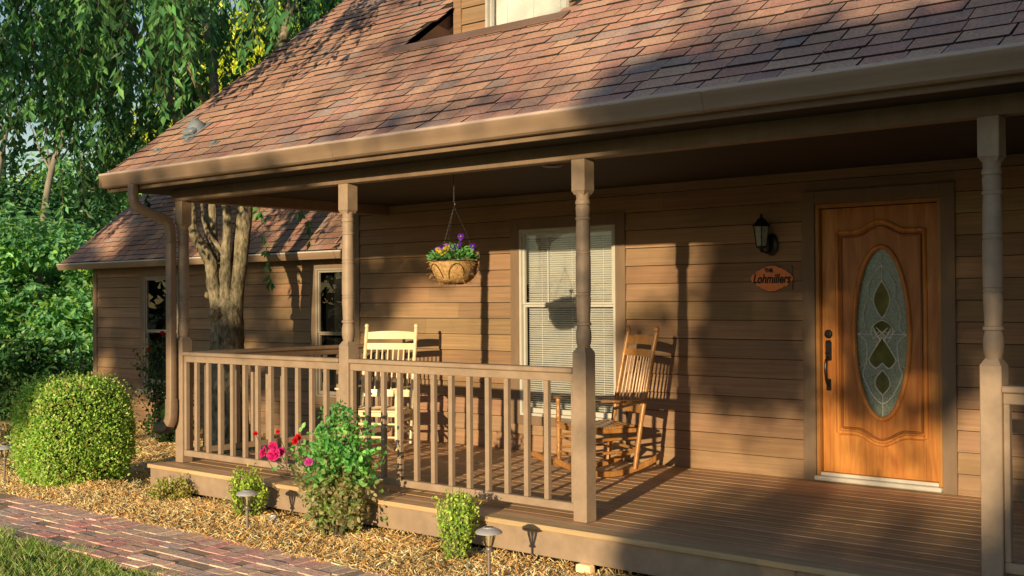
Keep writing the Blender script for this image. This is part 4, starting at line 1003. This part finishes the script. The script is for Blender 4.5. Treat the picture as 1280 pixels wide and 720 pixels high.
def rose_flower(mb, c, r, col, f=None):
    f = unit(np.array((.5, -.8, .45)) + rng.normal(size=3) * .35) if f is None else f
    s = unit(np.cross((0, 0, 1), f)); u = np.cross(f, s)
    for ring, (k, rr, tilt) in enumerate(((6, 1.0, .25), (5, .7, .6), (4, .42, 1.1))):
        for i in range(k):
            a = 2 * math.pi * (i + .5 * ring) / k + random.uniform(-.2, .2); dirv = s * math.cos(a) + u * math.sin(a); side = -s * math.sin(a) + u * math.cos(a)
            tip = c + dirv * r * rr + f * r * tilt * .6; m = c + dirv * r * rr * .55 + f * r * tilt * .22; w = r * rr * .55
            mb.add([c, m + side * w, tip + side * w * .55, tip + f * r * .08, tip - side * w * .55, m - side * w], [(0, 1, 2, 3), (0, 3, 4, 5)], jit(col, .18))
def rose_bush():
    x, y = -2.17, -3.02; z = float(gz(np.array(x), np.array(y)))
    e = empty('rose_bush', (x, y, z), 0, 'leggy rose bush with pink and red blooms growing against the porch railing', 'rose bush'); lb = LB(); mb = MB()
    tips = []
    rtv = np.array((.754, .657, 0)); fwd = np.array((-.657, .754, 0))
    canes = [(-.02, 1.02), (.05, .98), (.10, .92), (-.12, .90), (.16, .84), (-.22, .80), (.22, .74), (.0, .86), (.08, .80), (-.06, .72), (.14, .66), (.24, .58), (-.34, .66), (-.42, .60), (.02, .6), (-.14, .56),
             (.18, .5), (-.02, .48), (.08, .42), (-.1, .4), (.2, .36), (-.16, .32), (.04, .30), (.12, .25), (-.05, .22), (-.2, .24), (.22, .24), (.26, .44), (-.26, .42)]
    canes += [(random.gauss(.03, .13), random.uniform(.2, .97)) for _ in range(26)]
    for (lx, hh) in canes:
        dep = random.uniform(-.14, .12); tip = rtv * lx + fwd * dep + np.array((0, 0, hh)); b = np.array((random.gauss(0, .04), random.gauss(0, .04), 0))
        tip = tip * np.array((1, 1, .93)); P = smooth_path([b, b * .5 + tip * .5 + (0, 0, .12 * hh), tip], 8); mb.tube(P, np.linspace(.006, .002, len(P)), 5, (.14, .16, .06)); tips.append(tip)
        k = int(14 + 20 * hh); s = rng.uniform(.25, 1.0, k) ** .8; pts = P[np.clip((s * (len(P) - 1)).astype(int), 0, len(P) - 1)] + rng.normal(size=(k, 3)) * .042; pts[:, 2] = np.maximum(pts[:, 2], .02)
        low = (pts[:, 2] < .46 + .08 * np.sin(pts[:, 0] * 20))
        C = np.where(low[:, None], cols(k, [(.40, .42, .20), (.48, .46, .27), (.26, .40, .12), (.42, .34, .20)], .2), cols(k, [(0.156, 0.468, 0.13), (0.234, 0.598, 0.169), (0.13, 0.39, 0.13), (0.338, 0.676, 0.208)], .2))
        L = rng.uniform(.034, .058, k)
        for q in range(3):                               # leaflets in threes
            dd = unit(rng.normal(size=(k, 3)) * .6 + np.array((.3, -.4, .2)) + rdir(1) * .3); lb.add(*leaves(pts + rng.normal(size=(k, 3)) * .018, dd, unit(rng.normal(size=(k, 3)) * .6 + np.array((.4, -.6, .6))), L * .85, L * .62, C, .12, True))
    lb.build('foliage', M['leaf'], e); mb.build('cane', M['barkd'], e)
    def bloom(lx, hh, dep, r, col):
        m = MB(); c = rtv * (lx + .02) + fwd * dep + np.array((0, 0, hh * .95)); rose_flower(m, c, r, col); m.build('rose_bloom', M['petal'], e)
        m = MB(); m.tube([c - (0, 0, .0), c * .85 + np.array((0, 0, -.05)), c * .6 + np.array((0, 0, .05))], .0025, 4, (.1, .2, .05)); m.build('bloom_stalk', M['barkd'], e)
    pink = (.72, .03, .26); red = (.60, .012, .025)
    for a in ((-.53, .66, -.05, .042, pink), (-.455, .645, -.08, .048, pink), (-.47, .70, -.03, .036, pink), (-.42, .66, -.02, .034, pink), (-.30, .75, -.1, .030, red), (-.29, .77, -.05, .024, red), (-.20, .60, -.15, .032, (.65, .08, .45)),
              (-.62, .78, .1, .018, red), (-.45, .80, .05, .016, red)): bloom(*a)
    return e
rose_bush()
def wing_rose():
    x, y = -9.75, .42; z = float(gz(np.array(x), np.array(y))); e = empty('rose_bush', (x, y, z), 0, 'thin rose bush with red blooms below the wing window, behind the round hedge', 'rose bush'); lb = LB(); mb = MB(); rtv = np.array((.754, .657, 0)); fwd = np.array((-.657, .754, 0))
    for i in range(34):
        lx = random.gauss(0, .26); hh = random.uniform(.35, 1.25) if i > 4 else random.uniform(1.1, 1.5); dep = random.gauss(0, .12); tip = rtv * lx + fwd * dep + np.array((0, 0, hh)); b = np.array((random.gauss(0, .05), random.gauss(0, .05), 0))
        P = smooth_path([b, b * .5 + tip * .5 + (0, 0, .1), tip], 6); mb.tube(P, np.linspace(.006, .002, len(P)), 4)
        k = 44; s = rng.uniform(.2, 1, k); pts = P[np.clip((s * (len(P) - 1)).astype(int), 0, len(P) - 1)] + rng.normal(size=(k, 3)) * .05; L = rng.uniform(.04, .06, k)
        lb.add(*leaves(pts, unit(rng.normal(size=(k, 3)) + (0, 0, .3)), unit(rng.normal(size=(k, 3)) + (0, 0, .8)), L, L * .65, cols(k, [(.05, .13, .035), (.08, .18, .05), (.06, .15, .06)], .2), .12, True))
    lb.build('foliage', M['leaf'], e); mb.build('cane', M['barkd'], e)
    for (lx, hh) in ((-.02, 1.37), (.07, 1.42), (-.2, 1.15)):
        m = MB(); c = rtv * lx + np.array((0, 0, hh)); rose_flower(m, c, .034, (.6, .012, .02)); m.build('rose_bloom', M['petal'], e)
        m = MB(); m.tube([c, c * .7 + np.array((0, 0, .1))], .003, 4); m.build('bloom_stalk', M['barkd'], e)
wing_rose()
sprig_bush('flowering_plant', -9.9, -1.45, .38, .42, 60, .05, [(.10, .16, .05), (.5, .42, .38), (.22, .22, .12)], 'low pale flowering plant at the left edge behind the path light', 'plant', .5, 22)
sprig_bush('low_plant', -8.8, -.1, .42, .35, 40, .06, [(.05, .12, .03), (.08, .17, .05)], 'low dark green plant between the round hedge and the downspout', 'plant', .4, 24)

# ------------------------------------------------------------------ the weeping cherry between porch and wing
CX, CY = -7.42, -.30
cz0 = float(gz(np.array(CX), np.array(CY)))
ch = empty('weeping_cherry', (CX, CY, cz0), 0, 'weeping cherry tree with thick knobbly trunk standing between the porch and the wing', 'tree')
mb = MB()
def bark(P, rad, n=14):
    rad = [q * (.80 if n == 14 else .93) for q in rad]; P = smooth_path(P, 8); k = len(P); rad = np.interp(np.linspace(0, 1, k), np.linspace(0, 1, len(rad)), rad) * (1 + rng.normal(size=k) * .02); mb.tube(P, rad, n, (1, 1, 1))
rtv = np.array((.754, .657, 0)); fwd = np.array((-.657, .754, 0)); Z0 = -cz0
def L3(r, f, z): return rtv * r + fwd * f + np.array((0, 0, z + Z0))   # z measured from the deck
bark([L3(.07, 0, cz0 - .1), L3(.07, 0, .2), L3(.07, 0, .8), L3(.07, 0, 1.15), L3(.08, 0, 1.36), L3(.08, 0, 1.56)], [.32, .25, .215, .215, .175, .06], 18)
bark([L3(-.02, 0, 1.2), L3(-.04, -.02, 1.42), L3(-.09, -.03, 1.65), L3(-.10, -.05, 1.85), L3(-.18, -.08, 2.02), L3(-.30, -.1, 2.25), L3(-.33, -.1, 2.6), L3(-.5, -.1, 3.6), L3(-1.1, 0, 4.7), L3(-1.9, .1, 5.3)], [.125, .11, .098, .095, .088, .078, .07, .06, .05, .03])
bark([L3(-.08, .02, 1.88), L3(-.11, .06, 2.1), L3(-.14, .12, 2.4), L3(-.2, .5, 4.0), L3(-.6, 1.4, 5.2), L3(-1.2, 2.4, 5.7)], [.085, .088, .085, .075, .05, .03])
bark([L3(.14, .0, 1.22), L3(.16, .0, 1.5), L3(.21, .02, 1.9), L3(.26, .05, 2.4), L3(.32, .15, 3.3), L3(.55, .5, 4.3), L3(.6, 1.3, 5.3), L3(.3, 2.5, 6.0)], [.15, .135, .125, .12, .11, .09, .07, .04])
bark([L3(.07, -.05, 1.38), L3(.075, -.08, 1.7), L3(.085, -.1, 2.0), L3(.09, -.1, 2.5), L3(-.05, -.2, 3.5), L3(-.5, -.7, 4.6), L3(-1.2, -1.2, 5.1)], [.10, .085, .075, .06, .055, .045, .03])
bark([L3(.075, -.1, 1.95), L3(-.02, -.1, 2.08), L3(-.14, -.05, 2.22), L3(-.22, .0, 2.5), L3(-.3, .1, 3.2)], [.038, .034, .034, .03, .03])
tr = mb.build('trunk', M['bark'], ch, 60)
mb = MB()
for (c, r) in ((L3(-.03, -.12, 1.27), .10), (L3(-.14, -.02, 1.5), .05)):
    mb = MB(); prof = [(r * math.sin(t) * random.uniform(.9, 1.1), -r * math.cos(t)) for t in np.linspace(.02, math.pi - .02, 10)]; mb.lathe(prof, tuple(c), 14, (.35, .33, .3) if r > .1 else (.9, .85, .8)); mb.build('knot', M['bark'], tr, 60)
# drooping leafy strands
def cherry_crown():
    lb = LB(); tw = MB(); PALC = [(0.078, 0.235, 0.083), (0.112, 0.31, 0.098), (0.056, 0.172, 0.069), (0.168, 0.385, 0.117), (0.09, 0.267, 0.103)]
    def strand(top, ln, drift, dens=1.0, sc=1.0):
        m = max(4, int(ln / .3)); T = np.linspace(0, 1, m + 1); P = top + np.outer(T, drift) + np.outer(T, (0, 0, -ln)) + np.cumsum(rng.normal(size=(m + 1, 3)) * .018, 0)
        k = int(ln / .026 * dens); s = rng.uniform(0, 1, k); idx = s * m; i0 = np.minimum(idx.astype(int), m - 1); fr = (idx - i0)[:, None]; pts = P[i0] * (1 - fr) + P[i0 + 1] * fr + rng.normal(size=(k, 3)) * .012
        az = rng.uniform(0, 2 * np.pi, k); dd = unit(np.stack([np.cos(az) * .65, np.sin(az) * .65, -rng.uniform(.45, 1.3, k)], 1)); L = rng.uniform(.085, .15, k) * sc
        C = cols(k, PALC, .2) * max(.4, 1 + rng.normal() * .25)
        lb.add(*leaves(pts, dd, unit(rng.normal(size=(k, 3)) + (0, 0, .5)), L, L * .40, C, .12)); tw.tube(P, np.linspace(.0045, .0015, len(P)), 3, (.3, .28, .25), caps=False)
    def ok(p, zlow):
        x, y = p[0] + CX, p[1] + CY
        if x > -5.6 and zlow + cz0 < rz_(max(y, -2.8)) + .35 and y > -3.4: return False
        if y > WG - .1 and zlow + cz0 < wz(y) + .25: return False
        return True
    cnt = 0; tries = 0; clus = [(random.uniform(0, 6.283), 4.9 * math.sqrt(random.random()), random.gauss(0, .5)) for _ in range(88)]
    while cnt < 640 and tries < 6000:
        tries += 1
        a, r, dz = random.choice(clus); top = np.array((math.cos(a) * r - .5 + random.gauss(0, .24), math.sin(a) * r + .6 + random.gauss(0, .24), 0)); zt = dz + 5.9 - .085 * r * r + random.gauss(0, .45) + cz0 * -1 * 0
        bot = 2.75 + max(0, 1.2 * (1 - r / 3.0)) + .6 * abs(dz) + abs(random.gauss(0, .8)); top[2] = zt - cz0; ln = zt - bot
        if ln < .6: continue
        if not ok(top, bot - cz0): 
            ln2 = ln * .45
            if not ok(top, zt - ln2 - cz0) or ln2 < .5: continue
            ln = ln2
        dr = np.array((math.cos(a), math.sin(a), 0)) * random.uniform(.0, .45); strand(top, ln, dr, 1.0); cnt += 1
    for (r_, f_, zt, ln) in ((.62, -.9, 2.55, .95), (1.02, -.6, 2.5, .42), (-1.05, -2.2, 2.9, .75), (-.9, -2.0, 2.9, .7)): strand(L3(r_, f_, zt), ln, np.array((.08, .05, 0)), 1.1, .85)
    cen = [q for q in ell_points(55, (-1.4, -.4, 5.6 - cz0), (4.6, 4.6, 1.2), .2) if ok(q - (0, 0, .8), q[2] - .8)]
    clump_crown(lb, cen, .6 * rng.uniform(.6, 1.2, len(cen)), 130, .12, PALC, .8, asp=.4, droop=1.0)
    lb.build('crown', M['needle'], ch); tw.build('twig', M['barkd'], ch)
cherry_crown()

# ------------------------------------------------------------------ woods beyond the house
GA = [(0.156, 0.412, 0.209), (0.224, 0.507, 0.245), (0.12, 0.333, 0.174), (0.311, 0.586, 0.279)]
GB = [(0.26, 0.486, 0.102), (0.364, 0.567, 0.119), (0.468, 0.594, 0.153), (0.208, 0.419, 0.102)]
GC = [(0.051, 0.153, 0.05), (0.076, 0.204, 0.06), (0.043, 0.119, 0.04)]
GSUN = [(0.648, 0.777, 0.079), (0.81, 0.845, 0.106), (0.486, 0.71, 0.092), (0.92, 0.845, 0.132)]  # sunlight on and through the leaves put into yellow-green leaf colours
def tree(name, x, y, h, cr, cz, pal, label, ncl=70, per=150, size=.16, group='trees in the woods beyond the wing', trunk=.16, clr=.75, lean=(0, 0), mat='leaf', rounded=False, flat=.6):
    z = float(gz(np.array(x), np.array(y))); e = empty(name, (x, y, z), 0, label, 'tree', group); mb = MB(); c = np.array((lean[0], lean[1], cz - z))
    P = smooth_path([(0, 0, -.2), (lean[0] * .3, lean[1] * .3, h * .35), (lean[0] * .7, lean[1] * .7, h * .7), (lean[0], lean[1], h * .95)], 6); mb.tube(P, np.linspace(trunk, trunk * .2, len(P)), 9)
    cen = ell_points(ncl, c, cr, .35); cen[:, 2] = np.maximum(cen[:, 2], .25)
    for q in cen[::3]:
        b = P[min(len(P) - 1, int(len(P) * np.clip(.25 + .6 * (q[2] / h) * .7, 0, .95)))]; mid = (b + q) / 2 + np.array((0, 0, .15)); mb.tube(smooth_path([b, mid, q], 4), np.linspace(trunk * .28, .012, 9), 5)
    mb.build('trunk', M['barkd'], e, 60)
    lb = LB(); clump_crown(lb, cen, clr * rng.uniform(.6, 1.3, ncl), per, size, pal, flat, rounded=rounded); lb.build('crown', M[mat], e); return e
tree('young_maple', -16.6, 1.9, 3.6, (1.9, 1.9, 1.75), 1.35, GA + GB[:1], 'young green maple filling the left edge beside the wing corner', 85, 190, .13, clr=.55, rounded=True, trunk=.07)
tree('young_maple', -14.9, 3.3, 3.4, (1.05, 1.3, 1.5), 1.2, GA + GB[:2], 'slender leafy young maple at the wing corner, lighter green', 50, 170, .12, clr=.45, rounded=True, trunk=.06)
tree('forest_tree', -19.5, 2.9, 6.0, (2.3, 2.6, 2.0), 2.6, GA + GC, 'mid green forest tree behind the young maple at the left edge', 80, 170, .16, clr=.7)
tree('forest_tree', -22.5, 7.2, 7.0, (2.6, 2.4, 2.0), 3.2, GA + GB, 'broad forest tree over the wing roof eave, half lit', 80, 170, .17, clr=.75)
tree('forest_tree', -27.0, 6.5, 6.5, (3.4, 3.4, 2.4), 2.6, GC + GA, 'dark low forest tree far behind the bare leaning trunks', 80, 170, .2, clr=.9)
tree('forest_tree', -24.5, 12.5, 12, (3.4, 3.0, 4.2), 6.0, GSUN, 'tall sunlit yellow green forest tree behind the weeping cherry', 120, 170, .18, clr=.8)
tree('forest_tree', -19.5, 13.5, 13, (3.0, 2.6, 4.4), 7.4, GSUN + GB, 'tall yellow green forest tree beside the upper roof edge', 120, 170, .18, clr=.75)
tree('forest_tree', -17.8, 9.6, 11, (2.7, 2.6, 3.2), 6.4, GSUN, 'sunlit yellow green forest tree nearest the roof edge, behind the weeping cherry limbs', 100, 170, .16, clr=.75)
tree('forest_tree', -32.0, 1.0, 9, (3.6, 3.6, 3.6), 4.2, GC + GA, 'dark forest tree at the far left edge', 90, 170, .2, clr=.95)
tree('forest_tree', -29.0, 16.5, 11, (3.6, 3.6, 4.0), 5.2, GB + GSUN, 'far bright green forest tree deep in the woods', 100, 150, .2, clr=.9)
tree('forest_tree', -36.0, 9.0, 7, (4.5, 4.5, 2.6), 3.0, GC, 'farthest dark green forest tree in the woods', 90, 150, .25, clr=1.1)
tree('understory_shrub', -15.2, .9, 1.2, (1.2, .9, .7), .15, GC, 'dark understory shrub low at the left edge behind the hedge', 40, 140, .11, clr=.35, trunk=.03)
# bare leaning trunks
def bare(x, y, pts, label):
    z = float(gz(np.array(x), np.array(y))); e = empty('bare_tree', (x, y, z), 0, label, 'bare tree', 'bare grey trunks at the edge of the woods'); mb = MB()
    P = smooth_path(pts, 8); mb.tube(P, np.linspace(.095, .03, len(P)), 8)
    for _ in range(7):
        i = random.randrange(len(P) // 2, len(P)); d = np.array((random.gauss(0, .5), random.gauss(0, .5), random.uniform(.3, .9))); mb.tube([P[i], P[i] + d * .5, P[i] + d * 1.0 + (0, 0, .2)], [.03, .02, .008], 5)
    mb.build('trunk', surf('pale_dead_bark', (.30, .26, .22), .9, .3, (8, 8, 3), .5), e, 60)
bare(-17.3, 2.35, [(0, 0, 0), (.1, .1, 2), (.25, .25, 4.2), (.65, .6, 5.9), (.75, .7, 6.6)], 'bare grey trunk leaning right above the wing eave')
bare(-17.9, 1.75, [(0, 0, 0), (0, .05, 2), (.05, .2, 4), (.25, .4, 5.6), (.3, .5, 6.0)], 'straighter bare grey trunk at the left, nearer the left edge')

# ------------------------------------------------------------------ trees across the yard whose gaps let the low sun through
def shade_keep(u, v):
    """True where a leaf may hang: (u,v) are sun-plane coordinates of what it would shade"""
    p = np.zeros_like(u)
    def area(u0, u1, v0, v1, d, soft=.12):
        nonlocal p
        a = np.clip((u - u0) / soft, 0, 1) * np.clip((u1 - u) / soft, 0, 1) * np.clip((v - v0) / soft, 0, 1) * np.clip((v1 - v) / soft, 0, 1); p = np.maximum(p, a * d)
    def open_(u0, u1, v0, v1, d=1.0, soft=.1):
        nonlocal p
        a = np.clip((u - u0) / soft + 1, 0, 1) * np.clip((u1 - u) / soft + 1, 0, 1) * np.clip((v - v0) / soft + 1, 0, 1) * np.clip((v1 - v) / soft + 1, 0, 1); p = p * (1 - a * d)
    area(-1.42, -.9, .9, 2.5, .18, .3); area(-1.1, 9, .05, 7.5, 1.0, .3); area(-.72, 9, -.35, .3, 1.0); area(-.88, 9, -1.2, -.3, 1.0)
    blot = np.sin(u * 2.6 + 1.3 * np.sin(v * 2.1)) * np.sin(v * 2.9 + u * .8 + 1.1)
    area(-7, -.9, 2.55, 7, .13); area(-3.4, -.9, 2.12, 2.62, .5, .35); p = np.where((v > 2.5) & (u < -.9) & (blot > -.35), 0, p)           # dappled roof
    area(-12.7, -7.2, .75, 8, 1.0); p = np.where((u < -7.2) & (blot > np.where(v < 2.75, .62, np.where(v < 4.2, .3, -.1))), 0, p)                         # wing, cherry, woods
    area(-6.6, -5.15, .98, 2.32, .95, .2); area(-5.5, -4.45, .885, 1.06, .9, .04)
    p = np.where((u < -3.4) & (v > 2.4), np.minimum(p, .16), p) if False else p
    diag = 1.24 + .45 * (u + 5.05) + .08 * np.sin(u * 7)
    p = np.where((u < -3.6) & (u > -5.3) & (v > diag) & (v < 2.15), np.clip((v - diag) / .3, .2, .95), p)
    open_(-7.6, -6.75, 1.75, 3.3, 1.0); area(-7.6, -6.75, .1, 1.6, .85)
    area(-1.9, -1.2, 1.05, 1.4, .6, .15)                              # upper left of the wall
    open_(-1.0, .12, .02, .52, .92); open_(.12, 1.3, -.02, .50, .95); open_(-.06, .10, .5, 1.35, 1.0); open_(.55, .8, .5, .9, .6)     # low light on wall and door
    open_(.1, 1.1, -.34, -.12, .85); open_(-.85, -.35, -.2, .05, .9); open_(1.0, 1.3, .2, .7, .7); open_(.9, 1.25, -.2, .2, .8)
    p = np.where((u > -1.6) & (v > 2.42) & (blot > -.62 + .22 * np.clip(u, 0, 5)), p * .05, np.where((u > -1.6) & (v > 2.42), p * .15, p))
    area(-1.66, -1.02, 1.33, 1.52, .6, .12); area(-1.5, -1.02, .5, 1.12, .4, .2)
    p = np.where((u > 1.05) & (u < 1.4) & (v > -.1) & (v < 1.7), p * .55, p)
    return rng.random(len(u)) < p
def yard_tree(uc, u0, u1, n, label):
    base = SH * 26 + SU * uc; z = float(gz(np.array(base[0]), np.array(base[1]))); e = empty('yard_tree', (base[0], base[1], z), 0, label, 'tree', 'shade trees across the front yard')
    u = rng.uniform(u0, u1, n); v = rng.uniform(-1.2, 8, n); k = shade_keep(u, v); u = u[k]; v = v[k]; m = len(u); dpt = rng.uniform(-1.6, 1.6, m)
    P = np.outer(26 + dpt, SH) + np.outer(u, SU); P[:, 2] = v + STAN * (26 + dpt); lb = LB()
    L = rng.uniform(.12, .22, m); nn = unit(SH + rng.normal(size=(m, 3)) * .5); dd = unit(np.cross(nn, rdir(m)))
    lb.add(*leaves(P - base - (0, 0, z), dd, nn, L, L * .6, cols(m, [(.03, .07, .02), (.045, .09, .03)], .2), .1)); lb.build('crown', M['shadeleaf'], e)
    mb = MB(); mb.tube(smooth_path([(0, 0, -.2), (.05, 0, 1.5), (0, .1, 3.2), (.1, 0, 6), (.2, 0, 9)], 5), np.linspace(.28, .06, 21), 10)
    for _ in range(16):
        uu = random.uniform(u0, u1) - uc; b = np.array((.03, 0, random.uniform(3.5, 7))); q = SU * uu + np.array((0, 0, b[2] + random.uniform(.8, 2.6))) + SH * random.uniform(-1, 1)
        if uc + uu < -.9 and uc > 0: continue
        mb.tube(smooth_path([b, (b + q) / 2 + (0, 0, .3), q], 5), np.linspace(.07, .015, 11), 6)
    mb.build('trunk', M['barkd'], e, 60)
yard_tree(4.6, -1.2, 9, 85000, 'wide shade tree across the front yard opposite the front door')
yard_tree(-9.3, -13, -1.2, 62000, 'wide shade tree across the front yard opposite the wing')

def treeline():
    lb = LB(); pal = [(.025, .055, .018), (.04, .08, .025), (.03, .06, .02)]  # unseen wood added to keep low sky glow off the porch
    for az in np.arange(-100, 100, 1.5):                  # degrees either side of straight ahead of the house front
        a = R(az); d = np.array((math.sin(a), -math.cos(a), 0)); rr = 47 + random.uniform(-3, 4)
        top = 4.6 if 1 < az < 37 else (2.2 if -47 < az < -36 else (6.5 if -36 <= az <= 1 else 16))
        for zz in np.arange(.6, top, 1.5):
            c = d * (rr + random.uniform(-1.5, 1.5)) + np.array((0, 0, zz + random.uniform(-.4, .3) - .5)); clump_crown(lb, [c], [1.5], 50, .75, pal, .8)
    tag(lb.build('sky_block_wood', M['shadeleaf']), 'unseen dark wood added across the front yard to block low sky light', 'woods', kind='stuff')
treeline()

# ------------------------------------------------------------------ light, sky, camera
w = bpy.data.worlds.new('World'); scn.world = w; w.use_nodes = True; nt = w.node_tree; bg = nt.nodes['Background']
sky = nt.nodes.new('ShaderNodeTexSky'); sky.sky_type = 'NISHITA'; sky.sun_disc = False; sky.sun_elevation = SEL; sky.sun_rotation = math.pi - SAZ
sky.air_density = 1.0; sky.dust_density = .15; sky.ozone_density = 1.0
nt.links.new(sky.outputs[0], bg.inputs[0]); bg.inputs[1].default_value = .14
sun = bpy.data.lights.new('Sun', 'SUN'); sun.energy = 5.0; sun.angle = R(.5); sun.color = (1.0, .775, .44)
so = bpy.data.objects.new('sun', sun); COL.objects.link(so); so.location = tuple(SH * 40 + np.array((0, 0, 8)))
sd = Vector((SH[0] * math.cos(SEL), SH[1] * math.cos(SEL), math.sin(SEL))); so.rotation_euler = sd.to_track_quat('Z', 'Y').to_euler()

cam = bpy.data.cameras.new('Camera'); co = bpy.data.objects.new('camera', cam); COL.objects.link(co); scn.camera = co
cam.sensor_width = 36; cam.lens = 1474.843 * 36 / 1280; cam.clip_end = 2000; cam.clip_start = .05
yaw, pit, rol = R(41.052), R(.628), R(-.34)
Fv = Vector((-math.sin(yaw) * math.cos(pit), math.cos(yaw) * math.cos(pit), math.sin(pit))); Rv = Vector((math.cos(yaw), math.sin(yaw), 0)); Uv = Rv.cross(Fv)
R2 = math.cos(rol) * Rv + math.sin(rol) * Uv; U2 = -math.sin(rol) * Rv + math.cos(rol) * Uv
mt = Matrix((R2, U2, -Fv)).transposed().to_4x4(); mt.translation = (4.198, -8.463, 1.405); co.matrix_world = mt
scn.view_settings.view_transform = 'Standard'; scn.view_settings.look = 'None'; scn.view_settings.exposure = 0; scn.view_settings.gamma = 1
scn.cycles.transparent_max_bounces = 12; scn.cycles.max_bounces = 8; scn.cycles.diffuse_bounces = 2
try: scn.cycles.use_denoising = True
except Exception: pass
